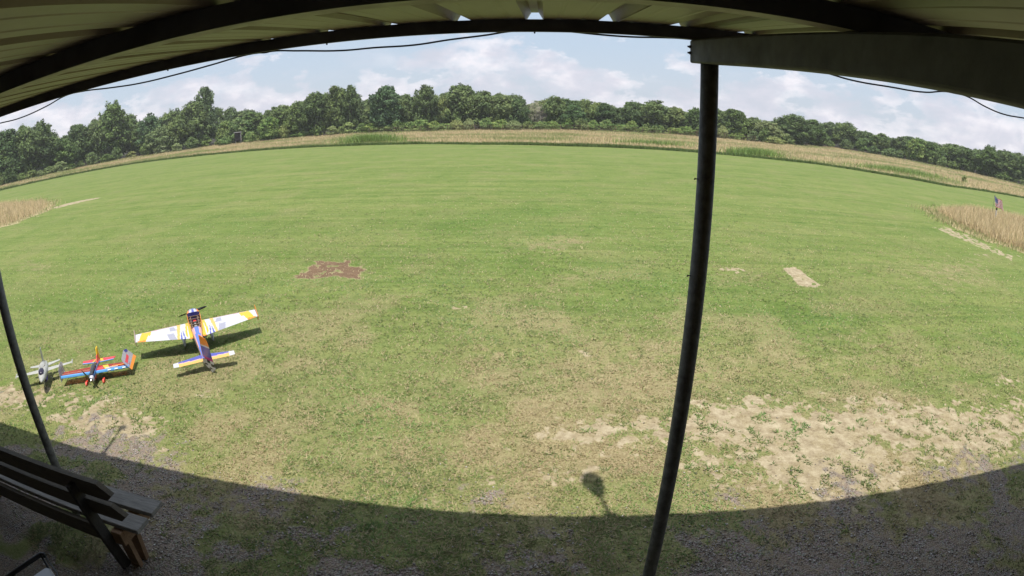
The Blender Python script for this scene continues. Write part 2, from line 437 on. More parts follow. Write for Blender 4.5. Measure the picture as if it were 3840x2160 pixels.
def ground_mat():
    m, n, bs = new_mat("ground"); g = NG(n)
    za = g.node("ShaderNodeVertexColor", layer_name="zone_a"); zb = g.node("ShaderNodeVertexColor", layer_name="zone_b")
    sa = g.node("ShaderNodeSeparateColor"); sb = g.node("ShaderNodeSeparateColor")
    g.lk(za.outputs[0], sa.inputs[0]); g.lk(zb.outputs[0], sb.inputs[0])
    bare, brown, grav = sa.outputs; green, hay, wood = sb.outputs
    fine = g.noise(55, 4, .65); mid = g.noise(9, 6, .6); big = g.noise(.55, 5, .6); blade = g.noise(170, 2, .6, vscale=(1, .35, 1))
    streak = g.noise(1.0, 6, .65, vscale=(.045, 1.15, 1), rot=(0, 0, .05)); streak2 = g.noise(1.0, 5, .7, vscale=(.12, 4.2, 1), off=(4, 2, 0), rot=(0, 0, .05))
    m1 = g.noise(3.2, 6, .75, vscale=(.55, 1.5, 1), off=(1, 5, 0)); m2 = g.noise(14, 5, .75, vscale=(.6, 1.6, 1), off=(2, 5, 0))
    fine = g.m('ADD', g.m('MULTIPLY', fine, .42), g.m('ADD', g.m('MULTIPLY', m1, .26), g.m('MULTIPLY', m2, .32)))
    turf = g.ramp(g.m('ADD', g.m('MULTIPLY', fine, .75), g.m('MULTIPLY', blade, .25)), [(.38, (.070, .110, .028)), (.5, (.135, .188, .048)), (.62, (.215, .262, .082))])
    pale = g.ramp(fine, [(.38, (.150, .185, .055)), (.62, (.265, .295, .105))])
    lush = g.ramp(fine, [(.38, (.055, .110, .022)), (.62, (.145, .225, .048))])
    far = g.ramp(streak, [(.40, (0, 0, 0)), (.60, (1, 1, 1))]); far2 = g.ramp(streak2, [(.42, (0, 0, 0)), (.58, (1, 1, 1))])
    c = g.mix(g.m('MULTIPLY', far, .70), turf, pale)
    c = g.mix(g.m('MULTIPLY', far2, .45), c, pale)
    c = g.mix(g.m('MULTIPLY', g.ramp(mid, [(.45, (0, 0, 0)), (.7, (1, 1, 1))]), .35), c, lush)
    weed = g.noise(1.35, 7, .72, off=(7, 3, 0)); c = g.mix(g.m('MULTIPLY', g.ramp(weed, [(.50, (0, 0, 0)), (.62, (1, 1, 1))]), .5), c, lush)
    c = g.mix(g.m('MULTIPLY', green, .75), c, lush)
    c = g.mix(1.0, c, g.ramp(g.m('ADD', g.m('MULTIPLY', streak2, .5), g.m('MULTIPLY', big, .5)), [(.38, (.82, .85, .74)), (.5, (.95, .95, .86)), (.62, (1.10, 1.03, .97))]), 'MULTIPLY')
    c = g.mix(g.m('MULTIPLY', g.ramp(big, [(.48, (0, 0, 0)), (.68, (1, 1, 1))]), .35), c, (.19, .175, .085))
    thatch = g.ramp(fine, [(.38, (.185, .140, .075)), (.5, (.29, .235, .130)), (.62, (.42, .35, .21))])
    c = g.mix(g.m('MULTIPLY', brown, .85), c, thatch)
    red = g.node("ShaderNodeMapRange"); red.inputs[1].default_value = 1.02; red.inputs[2].default_value = 1.3; g.lk(brown, red.inputs[0])
    c = g.mix(g.m('MULTIPLY', red.outputs[0], .8), c, g.ramp(fine, [(.38, (.075, .040, .026)), (.6, (.175, .098, .064))]))
    sand = g.ramp(g.m('ADD', g.m('MULTIPLY', mid, .5), g.m('MULTIPLY', fine, .5)), [(.40, (.23, .18, .112)), (.5, (.36, .298, .195)), (.60, (.465, .40, .272))])
    sand = g.mix(g.m('MULTIPLY', g.ramp(g.noise(4.5, 7, .7, off=(1, 9, 0)), [(.46, (0, 0, 0)), (.60, (1, 1, 1))]), .6), sand, thatch)
    bedge = g.ramp(g.m('ADD', bare, g.m('MULTIPLY', g.m('SUBTRACT', fine, .5), .7)), [(.35, (0, 0, 0)), (.65, (1, 1, 1))])
    c = g.mix(bedge, c, sand)
    vor = g.node("ShaderNodeTexVoronoi"); vor.inputs["Scale"].default_value = 62
    tcn = g.node("ShaderNodeTexCoord"); g.lk(tcn.outputs["Object"], vor.inputs["Vector"])
    peb = g.mix(.20, g.ramp(vor.outputs["Distance"], [(.0, (.42, .38, .335)), (.45, (.29, .255, .22)), (.7, (.12, .10, .08))]), vor.outputs["Color"], 'MULTIPLY')
    peb = g.mix(g.ramp(mid, [(.38, (0, 0, 0)), (.66, (1, 1, 1))]), peb, (.25, .195, .145))
    gedge = g.ramp(g.m('ADD', grav, g.m('MULTIPLY', g.m('SUBTRACT', fine, .5), .9)), [(.35, (0, 0, 0)), (.68, (1, 1, 1))])
    c = g.mix(gedge, c, peb)
    hayc = g.ramp(g.noise(2.2, 5, .6, vscale=(.4, 1.6, 1)), [(.32, (.24, .23, .11)), (.48, (.36, .30, .17)), (.7, (.45, .37, .22))])
    c = g.mix(hay, c, hayc)
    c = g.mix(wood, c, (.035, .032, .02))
    g.lk(c, bs.inputs["Base Color"])
    bs.inputs["Roughness"].default_value = .95; bs.inputs["Specular IOR Level"].default_value = .15
    hgt = g.m('ADD', g.m('MULTIPLY', fine, .6), g.m('MULTIPLY', blade, .4))
    hgt = g.mix(gedge, hgt, vor.outputs["Distance"])
    g.lk(g.bump(hgt, .55, .02), bs.inputs["Normal"])
    return m

def tri_soup(name, P, col, mat, nv=3, parent=None):
    """P (n, nv, 3) corners of loose faces, col (n, 3)"""
    n = len(P)
    me = bpy.data.meshes.new(name)
    me.vertices.add(n * nv); me.vertices.foreach_set("co", P.astype(np.float32).ravel())
    me.loops.add(n * nv); me.loops.foreach_set("vertex_index", np.arange(n * nv, dtype=np.int32))
    me.polygons.add(n); me.polygons.foreach_set("loop_start", (np.arange(n) * nv).astype(np.int32))
    me.update(calc_edges=True)
    if col is not None:
        at = me.color_attributes.new("tint", 'FLOAT_COLOR', 'POINT')
        c = np.ones((n * nv, 4), np.float32); c[:, :3] = np.repeat(col, nv, axis=0)
        at.data.foreach_set("color", c.ravel())
    me.materials.append(mat)
    o = bpy.data.objects.new(name, me); COL.objects.link(o)
    if parent: o.parent = parent
    return o
def leaf_mat(name, transl=.3, rough=.7, gain=1.0, vary=.25, upn=0.0):
    m, n, bs = new_mat(name); g = NG(n)
    if upn:                                  # fine blades stand closer than their faces show: even out their normals
        gg = g.node("ShaderNodeNewGeometry"); va = g.node("ShaderNodeVectorMath", operation='SCALE'); g.lk(gg.outputs["Normal"], va.inputs[0]); va.inputs["Scale"].default_value = 1 - upn
        vb = g.node("ShaderNodeVectorMath", operation='ADD'); g.lk(va.outputs[0], vb.inputs[0]); vb.inputs[1].default_value = (0, 0, upn)
        vn_ = g.node("ShaderNodeVectorMath", operation='NORMALIZE'); g.lk(vb.outputs[0], vn_.inputs[0]); g.lk(vn_.outputs[0], bs.inputs["Normal"])
    vc = g.node("ShaderNodeVertexColor", layer_name="tint")
    geo = g.node("ShaderNodeNewGeometry")
    f = g.m('ADD', g.m('MULTIPLY', geo.outputs["Random Per Island"], 2 * vary), (1 - vary) * gain)
    mul = g.node("ShaderNodeVectorMath", operation='SCALE')
    g.lk(vc.outputs[0], mul.inputs[0]); g.lk(f, mul.inputs["Scale"])
    g.lk(mul.outputs[0], bs.inputs["Base Color"]); bs.inputs["Roughness"].default_value = rough
    bs.inputs["Specular IOR Level"].default_value = .25
    tr = g.node("ShaderNodeBsdfTranslucent"); g.lk(mul.outputs[0], tr.inputs[0])
    ms = g.node("ShaderNodeMixShader"); ms.inputs[0].default_value = transl
    out = [x for x in n.nodes if x.type == 'OUTPUT_MATERIAL'][0]
    g.lk(bs.outputs[0], ms.inputs[1]); g.lk(tr.outputs[0], ms.inputs[2]); g.lk(ms.outputs[0], out.inputs[0])
    return m

# ------------------------------------------------------------------ turf blades, gravel stones, hay
def build_turf():
    n = 900000
    # spread evenly over the view sector in log distance
    a = RNG.uniform(-math.radians(66), math.radians(66), n)
    r = 2.0 * np.exp(RNG.uniform(0, 1, n) ** 1.15 * math.log(30 / 2.0))
    x = r * np.sin(a); y = r * np.cos(a)
    bare, brown, grav, grn, hay, wood = zones(x, y)
    clump = fbm(x, y, 11, 3, 44)
    keep = RNG.uniform(0, 1, n) < np.clip((1 - bare) ** 1.5 * (1 - .95 * np.clip(grav * 1.2, 0, 1)) * (.30 + .75 * sstep(.35, .62, clump)) * (1 - hay), 0, 1)
    tuft = (RNG.uniform(0, 1, n) < .6) & (bare > .3) & (fbm(x, y, 8.5, 3, 88) > .615) & (r < 7.6)
    keep |= tuft
    keep &= (y > 1.3)
    keep &= RNG.uniform(0, 1, n) < .10 + .75 * sstep(24, 5, r)
    keep &= RNG.uniform(0, 1, n) < np.where(brown > 1.1, .22, 1)
    x, y, r, brown, grn, tuft = (q[keep] for q in (x, y, r, brown, grn, tuft)); clump = clump[keep]
    n = len(x)
    s = (.7 + RNG.uniform(0, .6, n)) * (.8 + .5 * clump)
    w = (.0024 + .00072 * r) * s; h = (.014 + .0003 * np.minimum(r, 14)) * s
    ph = RNG.uniform(0, 2 * math.pi, n); lean = RNG.uniform(.9, 2.6, n); ld = ph + math.pi / 2 + RNG.normal(0, .25, n)
    h = h * np.where(tuft, 1.3, 1); brown = np.where(tuft, 0, brown)
    z = height(x, y) - .003
    base = np.stack([x, y, z], 1)
    side = np.stack([np.cos(ph), np.sin(ph), 0 * ph], 1) * w[:, None]
    tip = base + np.stack([np.cos(ld) * lean * h, np.sin(ld) * lean * h, h], 1)
    P = np.stack([base - side, base + side, tip], 1)
    t = RNG.uniform(0, 1, n)
    g1 = np.array([.150, .215, .060]); g2 = np.array([.235, .290, .105]); g3 = np.array([.120, .185, .060]); st = np.array([.44, .38, .22]); bn = np.array([.33, .26, .15])
    c = np.where((t < .4)[:, None], g1, np.where((t < .78)[:, None], g2, g3))
    c = c * (.76 + .40 * fbm(x, y, .45, 4, 201)[:, None]) * (1 + (fbm(x, y, .7, 3, 210)[:, None] - .5) * np.array([.5, 0, .2]))
    c = c * (1 + (grn[:, None] - .3) * np.array([-.25, .12, -.3]))
    c = np.where(tuft[:, None], c * np.array([.80, .86, .78]), c)
    dry = RNG.uniform(0, 1, n) < (.14 + .68 * brown)
    tc_ = RNG.uniform(0, 1, n)[:, None]
    c = c * (.86 + .3 * (vnoise(x * 3, y * 3, 5) > .5)[:, None])
    c = np.where(dry[:, None], st * tc_ + bn * (1 - tc_), c)
    o = tri_soup("lawn_grass", P, c, leaf_mat("grass_blades", .25, .85, upn=.75, vary=.18))
    tag(o, "short mown turf blades, green mixed with straw", "grass", kind="stuff")

def build_gravel():
    n = 90000
    a = RNG.uniform(-math.radians(66), math.radians(66), n); r = 1.1 * np.exp(RNG.uniform(0, 1, n) * math.log(5.6 / 1.1) )
    x = r * np.sin(a); y = r * np.cos(a)
    bare, brown, grav, grn, hay, wood = zones(x, y)
    keep = (RNG.uniform(0, 1, n) < np.clip(grav * 1.1, 0, 1) * sstep(.3, .6, fbm(x, y, 5, 3, 71)) + .004) & (y > .5)
    x, y = x[keep], y[keep]; n = len(x)
    s = .0040 + .0085 * RNG.uniform(0, 1, n) ** 2.4
    d = np.array([(1, 0, 0), (0, 1, 0), (-1, 0, 0), (0, -1, 0), (0, 0, 1), (0, 0, -1)], float)
    F = np.array([(0, 1, 4), (1, 2, 4), (2, 3, 4), (3, 0, 4), (1, 0, 5), (2, 1, 5), (3, 2, 5), (0, 3, 5)])
    jit = RNG.uniform(.65, 1.25, (n, 6, 1)); V = d[None] * jit + RNG.uniform(-.25, .25, (n, 6, 3))
    V = V * (s[:, None, None] * np.array([1.15, 1.0, .75]))
    ph = RNG.uniform(0, 6.28, n); cs, sn = np.cos(ph)[:, None], np.sin(ph)[:, None]
    V = np.stack([V[..., 0] * cs - V[..., 1] * sn, V[..., 0] * sn + V[..., 1] * cs, V[..., 2]], -1)
    V += np.stack([x, y, height(x, y) + s * .35], 1)[:, None]
    co = V.reshape(-1, 3); f = (F[None] + (np.arange(n) * 6)[:, None, None]).reshape(-1)
    me = bpy.data.meshes.new("gravel")
    me.vertices.add(len(co)); me.vertices.foreach_set("co", co.astype(np.float32).ravel())
    me.loops.add(len(f)); me.loops.foreach_set("vertex_index", f.astype(np.int32))
    me.polygons.add(len(f) // 3); me.polygons.foreach_set("loop_start", (np.arange(len(f) // 3) * 3).astype(np.int32))
    me.update(calc_edges=True)
    m, nn, bs = new_mat("gravel_stone"); g = NG(nn); geo = g.node("ShaderNodeNewGeometry")
    g.lk(g.ramp(geo.outputs["Random Per Island"], [(0, (.16, .13, .105)), (.4, (.27, .235, .20)), (.8, (.38, .345, .305)), (1, (.54, .50, .45))]), bs.inputs["Base Color"])
    bs.inputs["Roughness"].default_value = .9
    me.materials.append(m)
    o = bpy.data.objects.new("gravel", me); COL.objects.link(o)
    tag(o, "loose grey gravel stones under the shelter roof", "gravel", kind="stuff")

def hay_tris(x, y, hgt, wid, per=1):
    n = len(x)
    ph = RNG.uniform(0, 6.28, n); ld = ph + math.pi / 2 + RNG.normal(0, .4, n); h = hgt * RNG.uniform(.55, 1.15, n)
    lean = RNG.uniform(.15, .85, n)
    b = np.stack([x, y, np.zeros(n) - .02], 1); sd = np.stack([np.cos(ph), np.sin(ph), 0 * ph], 1) * (wid * RNG.uniform(.6, 1.3, n))[:, None]
    tip = b + np.stack([np.cos(ld) * lean * h, np.sin(ld) * lean * h, h], 1)
    return np.stack([b - sd, b + sd, tip], 1)
HAYC = np.array([[.54, .43, .24], [.64, .52, .32], [.45, .35, .19], [.33, .33, .14], [.21, .27, .09]])
def hay_col(n, green):
    k = np.clip((RNG.uniform(0, 1, n) * 3).astype(int), 0, 2)
    gk = 3 + (RNG.uniform(0, 1, n) < .5)
    return np.where((RNG.uniform(0, 1, n) < green)[:, None], HAYC[gk], HAYC[k])
def build_hay():
    mat = leaf_mat("hay", .35, .85, upn=.8)
    n = 330000
    a = RNG.uniform(-math.radians(64), math.radians(64), n)
    md = np.interp(a, MA, MD); td = np.interp(a, TA, TD)
    r = md + (td + 2 - md) * RNG.uniform(0, 1, n) ** .85
    nr = 45000; r[:nr] = md[:nr] + RNG.uniform(-.1, 1.2, nr)
    x = r * np.sin(a); y = r * np.cos(a)
    k = r < td - .2 + 0 * x
    x, y, r, a, md = x[k], y[k], r[k], a[k], md[k]
    gpatch = sstep(.46, .62, fbm(x, y * 2.2, .13, 4, 120)) * .85 + .16
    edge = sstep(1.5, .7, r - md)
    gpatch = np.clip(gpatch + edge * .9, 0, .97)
    hh_edge = edge
    hh = .20 + .24 * fbm(x, y, .5, 3, 121) - .06 * edge
    hh = hh * (1 - .25 * sstep(5, 30, x))
    P = hay_tris(x, y, hh, .030 + .0 * x)
    cc = hay_col(len(x), gpatch); cc = np.where((edge > .5)[:, None], np.array([.085, .135, .035]) * RNG.uniform(.7, 1.3, (len(x), 1)), cc)  # dark green rim grass, the mow edge's shadow line put into its colour
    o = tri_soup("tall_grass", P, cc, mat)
    tag(o, "band of tall tan hay between the mown field and the wood", "tall grass", kind="stuff")
    for poly, lab, dens in ((STRAW_L, "tall straw coloured grass patch at the left edge of the mown field", 90000),
                            (STRAW_R, "tall straw coloured grass patch around the small flag on the right", 120000)):
        px = np.array([p[0] for p in poly]); py = np.array([p[1] for p in poly])
        x = RNG.uniform(px.min() - .6, px.max() + .6, dens); y = RNG.uniform(py.min() - .6, py.max() + .6, dens)
        d = .35 * (RNG.normal(0, 1, dens)); k = inpoly(poly, x + d, y + .35 * RNG.normal(0, 1, dens) + (fbm(x, y, 1.1, 3, 20) - .5) * 1.5)
        x, y = x[k], y[k]
        core = np.ones(len(x), bool)
        for ddx, ddy in ((.7, 0), (-.7, 0), (0, .7), (0, -.7)): core &= inpoly(poly, x + ddx, y + ddy)
        hh = np.where(core, .48, .18) * (.7 + .6 * fbm(x, y, .9, 3, 9))
        P = hay_tris(x, y, hh, .013 + 0 * x)
        gr = np.where(core, .06, .62)
        o = tri_soup("straw_grass", P, hay_col(len(x), gr), mat)
        tag(o, lab, "tall grass", kind="stuff")
build_ground(); build_turf(); build_gravel(); build_hay()

# ------------------------------------------------------------------ open shelter the camera hangs in
PITCH = 0.0962                                   # the roof rises outwards
def roofz(y): return CAMZ + 0.398 + PITCH * (y - 2.336)
M_steel = paint("dark_painted_steel", (.105, .102, .102), .7, .35, 7, bump=.08, spec=.2)
M_steel2 = paint("dark_steel_face", (.13, .125, .13), .7, .35, 5, bump=.05, spec=.25)
def panel_mat():
    m, n, bs = new_mat("roof_panel_underside"); g = NG(n)
    f = g.noise(3, 5, .6, vscale=(2.5, .4, 1)); f2 = g.noise(40, 3, .6)
    c = g.mix(.25, g.ramp(f, [(.3, (.21, .165, .11)), (.7, (.275, .22, .15))]), g.ramp(f2, [(.3, (.18, .14, .095)), (.7, (.28, .225, .155))]))
    g.lk(c, bs.inputs["Base Color"]); bs.inputs["Roughness"].default_value = .42
    return m
M_panel = panel_mat()
shelter = empty("open_shelter", (0, 0, 0), label="open sided metal shelter with tan ribbed roof and black steel frame over the gravel", cat="shelter")
def build_roof():
    X0, X1 = -13.0, 11.0
    prof = []
    base = -0.049
    k0 = int((X0 - base) / .3048) - 1; k1 = int((X1 - base) / .3048) + 1
    for k in range(k0, k1):
        c = base + k * .3048
        prof += [(c - .038, 0), (c - .016, .038), (c + .016, .038), (c + .038, 0)]
        for off in (.1016, .1680, .2032):
            if off == .168: continue
            prof += [(c + off - .012, 0), (c + off - .006, .0018), (c + off + .006, .0018), (c + off + .012, 0)]
    ys = [-3.6, -2.4, -1.2, 0, 1.0, 2.459]
    v = []; f = []; n = len(prof)
    for y in ys:
        for px, pz in prof: v.append((px, y, roofz(y) + pz))
    for i in range(len(ys) - 1):
        for k in range(n - 1):
            f.append((i * n + k, i * n + k + 1, (i + 1) * n + k + 1, (i + 1) * n + k))
    o = mesh_obj("roof_panel", v, f, M_panel, shelter)
    md = o.modifiers.new("thick", 'SOLIDIFY'); md.thickness = .0015; md.offset = 1
    # overlap lips of the sheets, every third rib
    mb = MB()
    for k in range(k0, k1):
        if k % 3 == 1:
            c = base + k * .3048 + .040
            mb.prism([(c, -.0035), (c + .0035, -.0035), (c + .0035, -.0008), (c, -.0008)], 'y', 0, 1)
    # tilt the lips with the roof
    vv = []
    for p in mb.v:
        y = -3.6 + p.y * (2.45 + 3.6); vv.append(Vector((p.x, y, roofz(y) + p.z)))
    mb.v = vv
    mb.build("sheet_lip", M_panel, shelter)
build_roof()

# eaves channel: web towards the shelter, flanges outwards
M_flange = paint("tan_purlin_flange", (.36, .31, .23), .5, .2, 8)
def channel(y, name, x0, x1, h=.054, fl=.047, t=.003, fm=False):
    z1 = roofz(y) - .0015; z0 = z1 - h; dz = PITCH * fl; dl = 0 if fm else dz
    mb = MB()
    mb.prism([(y, z0), (y + t, z0), (y + t, z1), (y, z1)], 'x', x0, x1)
    mb.prism([(y + t, z0), (y + fl, z0 + dl), (y + fl, z0 + dl + t), (y + t, z0 + t)], 'x', x0, x1, 1 if fm else 0)
    mb.prism([(y + t, z1 - t), (y + fl, z1 + dz - t), (y + fl, z1 + dz), (y + t, z1)], 'x', x0, x1)
    mb.prism([(y + fl - t, z0 + dl + t), (y + fl, z0 + dl + t), (y + fl, z0 + dl + .014), (y + fl - t, z0 + dl + .014)], 'x', x0, x1)
    return mb.build(name, [M_steel2, M_flange], shelter)
ea = channel(2.336, "purlin", -12.8, 10.8)
pu = channel(1.019, "purlin", -12.8, 10.8, h=.0515, fm=True)
channel(-.45, "purlin", -12.8, 10.8); channel(-1.9, "purlin", -12.8, 10.8)
# screws through the purlins
for k in range(-12, 13, 3):
    mb = MB(); x = -0.049 + k * .3048; z = roofz(2.35) - .0015 - .054
    mb.tube([(x, 2.36, z - .006), (x, 2.36, z + .001)], .004, 6); mb.build("screw", M_steel, shelter)

def girder(x0):
    w = .1; h = .104
    mb = MB()
    y0, y1 = -3.3, 2.365
    def zt(y): return roofz(y) - .0015 - .0545
    r = .008
    sec = [(0, -h + r), (r * .3, -h + r * .3), (r, -h), (w - r, -h), (w - r * .3, -h + r * .3), (w, -h + r), (w, -r), (w - r, 0), (r, 0), (0, -r)]
    def dep(y): return (h - .0085 * (y1 - y) * (y > -.5) - .0243 * (y <= -.5)) / h
    rings = [[(x0 + a, y, zt(y) + b * dep(y)) for a, b in sec] for y in (y0, -.5, 0, 1.2, y1)]
    mb.loft(rings)
    o = mb.build("girder", M_steel, shelter)
    for dz in (-.034, -.061):
        b = MB(); z = zt(y1) + dz; y = y1 - .012
        b.tube([(x0 - .0005, y, z), (x0 - .007, y, z)], .0075, 6)
        b.tube([(x0 - .007, y, z), (x0 - .015, y + .001, z + .001)], .0042, 8)
        b.build("bolt", M_steel, o)
    return o
girder(.614); girder(-3.735); girder(5.0); girder(-8.09)
def post(x, y):
    mb = MB()
    zt = roofz(y) - .0015 - .0545 - .104
    mb.tube([(x, y, -.1), (x, y, 1.0), (x, y, zt + .004)], .038, 28)
    o = mb.build("post", M_post, shelter, smooth=False)
    for p in o.data.polygons: p.use_smooth = len(p.vertices) == 4
    return o
M_post = paint("black_post_paint", (.15, .15, .14), .6, .4, 22, bump=.12, spec=.3)
pr = post(.665, 2.24); post(-3.685, 2.24); post(5.05, 2.24); post(-8.04, 2.24)
for z in (2.50, 2.085):   # small hooks screwed into the post
    hk = MB()
    hk.tube([(.629, 2.235, z), (.616, 2.23, z)], .0022, 6)
    hk.tube([(.616, 2.23, z + .004), (.613, 2.229, z - .004)], .003, 6)
    hk.build("hook", M_steel, pr)
# unseen back of the shelter, added behind the camera to darken the space inside
mb = MB()
px = []
x = -12.5
while x < 10.5:
    px += [(x, 0), (x + .2, 0), (x + .22, .025), (x + .28, .025), (x + .3, 0)]; x += .3048
v = []; f = []
for z in (-.05, roofz(-2.6) - .06):
    for a, b in px: v.append((a, -2.6 + b, z))
n = len(px)
for k in range(n - 1): f.append((k, k + 1, n + k + 1, n + k))
wl = mesh_obj("added_wall", v, f, paint("added_wall_panel", (.16, .14, .10), .5, .15, 4), shelter)
wl.modifiers.new("t", 'SOLIDIFY').thickness = .002

# cable slung along the outside of the eaves channel
CAB = [(-8.9, 3.02), (-5.2, 3.06), (-4.3, 3.09), (-3.642, 3.063), (-3.363, 3.053), (-3.031, 3.076), (-2.81, 3.107), (-2.649, 3.103), (-2.371, 3.078), (-2.151, 3.065), (-1.904, 3.068), (-1.637, 3.084), (-1.433, 3.103), (-1.357, 3.104), (-1.317, 3.100), (-1.283, 3.102), (-1.14, 3.086), (-0.919, 3.063), (-0.76, 3.062), (-0.577, 3.061), (-0.417, 3.077), (-0.254, 3.093), (-0.168, 3.106), (-0.059, 3.114), (0.088, 3.109), (0.23, 3.099), (0.373, 3.096), (0.492, 3.102), (0.596, 3.106), (1.0, 3.09), (1.2, 3.05), (1.356, 3.028), (1.477, 3.018), (1.698, 3.022), (1.957, 3.036), (2.098, 3.065), (2.184, 3.07), (2.269, 3.072), (2.448, 3.042), (2.615, 3.03), (2.827, 3.044), (3.4, 3.09), (4.2, 3.03), (5.2, 3.1)]
def cable():
    cu = bpy.data.curves.new("cable", 'CURVE'); cu.dimensions = '3D'
    sp = cu.splines.new('BEZIER'); sp.bezier_points.add(len(CAB) - 1)
    for bp, (x, z) in zip(sp.bezier_points, CAB):
        bp.co = (x, 2.43, z); bp.handle_left_type = bp.handle_right_type = 'AUTO'
    cu.bevel_depth = .0042; cu.bevel_resolution = 2; cu.resolution_u = 6
    tmp = bpy.data.objects.new("cable_curve", cu); COL.objects.link(tmp)
    bpy.context.view_layer.update()
    me = bpy.data.meshes.new_from_object(tmp.evaluated_get(bpy.context.evaluated_depsgraph_get()))
    bpy.data.objects.remove(tmp)
    me.materials.clear(); me.materials.append(paint("black_cable", (.015, .016, .02), .5))
    o = bpy.data.objects.new("cable", me); COL.objects.link(o)
    tag(o, "thin black cable sagging along the outer edge of the shelter roof", "cable")
cable()

# things fixed on top of the roof edge; only their shadows fall into the picture
def roof_mast(x, paddle):
    y = 2.45; z0 = roofz(y)
    t = empty("roof_mast", (x, y, z0), label="thin mast with a flat paddle at its top on the roof edge" if paddle else "thin roof mast with a small cup head left of the paddle mast", cat="mast", group="masts on the shelter roof")
    mb = MB(); H = 1.35 if paddle else 2.35
    mb.tube([(0, 0, -.02), (0, 0, H)], .014 if paddle else .017, 8); mb.box((-.05, -.04, -.005), (.05, .04, .012))
    mb.build("pole", M_steel, t)
    mb = MB()
    if paddle:
        poly = [(.085 * math.cos(a) * (1.1 if math.sin(a) > 0 else .85), 1.98 + .70 * math.sin(a)) for a in np.linspace(0, 2 * math.pi, 25)[:-1]]
        mb.prism(poly, 'y', -.02, .02); mb.build("paddle", M_steel, t)
    else:
        mb.tube([(0, 0, H), (.01, 0, H + .13), (.02, 0, H + .22)], [.02, .055, .03], 10); mb.build("cup_head", M_steel, t)
roof_mast(.69, True); roof_mast(-3.92, False)

# ------------------------------------------------------------------ bench
def wood_mat(name, a, b, c, rough=.75):
    m, n, bs = new_mat(name); g = NG(n)
    f = g.noise(6, 8, .65, vscale=(1.2, 14, 14), dist=.6); k = g.noise(9, 3, .5, vscale=(.5, 2, 2), off=(2, 1, 0))
    col = g.ramp(f, [(.3, a), (.5, b), (.72, c)])
    col = g.mix(g.ramp(k, [(.35, (.0, .0, .0)), (.75, (.5, .5, .5))]), col, tuple(q * .45 for q in b))
    g.lk(col, bs.inputs["Base Color"]); bs.inputs["Roughness"].default_value = rough
    g.lk(g.bump(f, .35, .004), bs.inputs["Normal"])
    return m
W_grey = wood_mat("weathered_board", (.12, .11, .095), (.215, .20, .175), (.31, .29, .26))
W_back = wood_mat("old_back_board", (.045, .035, .022), (.085, .068, .042), (.13, .105, .065))
W_leg = wood_mat("treated_leg", (.13, .075, .04), (.23, .135, .068), (.32, .20, .11))
W_dark = wood_mat("near_black_upright", (.018, .015, .011), (.030, .025, .018), (.05, .04, .03))  # near-black wood tone for the back uprights
def build_bench():
    b = empty("wooden_bench", (-3.7, 1.95, 0), label="weathered wooden bench with slatted back facing the field beside the left post", cat="bench")
    inv = Vector((-3.7, 1.95, 0))
    def mk(mb, name, mat):
        mb.v = [p - inv for p in mb.v]; return mb.build(name, mat, b)
    xl = -4.95
    for y0, y1 in ((2.10, 2.247), (1.908, 2.052)):
        mb = MB(); mb.box((xl, y0, .412), (-2.505, y1, .45), bev=.004); mk(mb, "seat_board", W_grey)
    # back rails, slightly leaning, ends cut to a point
    for z0, z1, yb, yt, xe in ((.812, .955, 1.800, 1.770, -2.40), (.625, .765, 1.838, 1.808, -2.395)):
        poly = [(xl, z0), (xe - .075, z0), (xe, z0 + .062), (xe - .085, z1), (xl, z1)]
        mb = MB(); n = len(poly)
        def yy(z): return yb + (yt - yb) * (z - z0) / (z1 - z0)
        v = [(px, yy(pz) - .038, pz) for px, pz in poly] + [(px, yy(pz), pz) for px, pz in poly]
        mb.add(v, [tuple(range(n))[::-1], tuple(range(n, 2 * n))] + [(k, (k + 1) % n, n + (k + 1) % n, n + k) for k in range(n)])
        mk(mb, "back_rail", W_back)
    mb = MB(); mb.box((xl + .1, 1.868, .275), (-2.86, 1.906, .405), bev=.003); mk(mb, "stretcher", W_back)
    for xp in (-2.75, -4.6):
        # leaning back upright in front of the rails, down to the ground
        mb = MB()
        v = []
        for z, y in ((0.0, 1.96), (.40, 1.86), (.90, 1.77)):
            v.append([(xp - .02, y - .082, z), (xp + .02, y - .082, z), (xp + .02, y - .0, z), (xp - .02, y - .0, z)])
        v[0] = [(a - .09, c, d) for a, c, d in v[0]]; v[1] = [(a - .02, c, d) for a, c, d in v[1]]
        mb.loft(v); mk(mb, "upright", W_dark)
    for xp in (-2.70, -4.72):
        mb = MB(); mb.box((xp - .05, 1.86, .30), (xp + .05, 2.20, .41), bev=.004); mk(mb, "cross_beam", W_leg)
        for ya, yb in ((1.92, 1.965), (2.03, 2.05)):
            mb = MB()
            dx = -.06
            rings = [[(xp - .045 + dx * t, ya + (yb - ya) * t - .02, z), (xp + .045 + dx * t, ya + (yb - ya) * t - .02, z), (xp + .045 + dx * t, ya + (yb - ya) * t + .02, z), (xp - .045 + dx * t, ya + (yb - ya) * t + .02, z)] for t, z in ((0, .31), (1, -.01))]
            mb.loft(rings); mk(mb, "leg", W_leg)
build_bench()

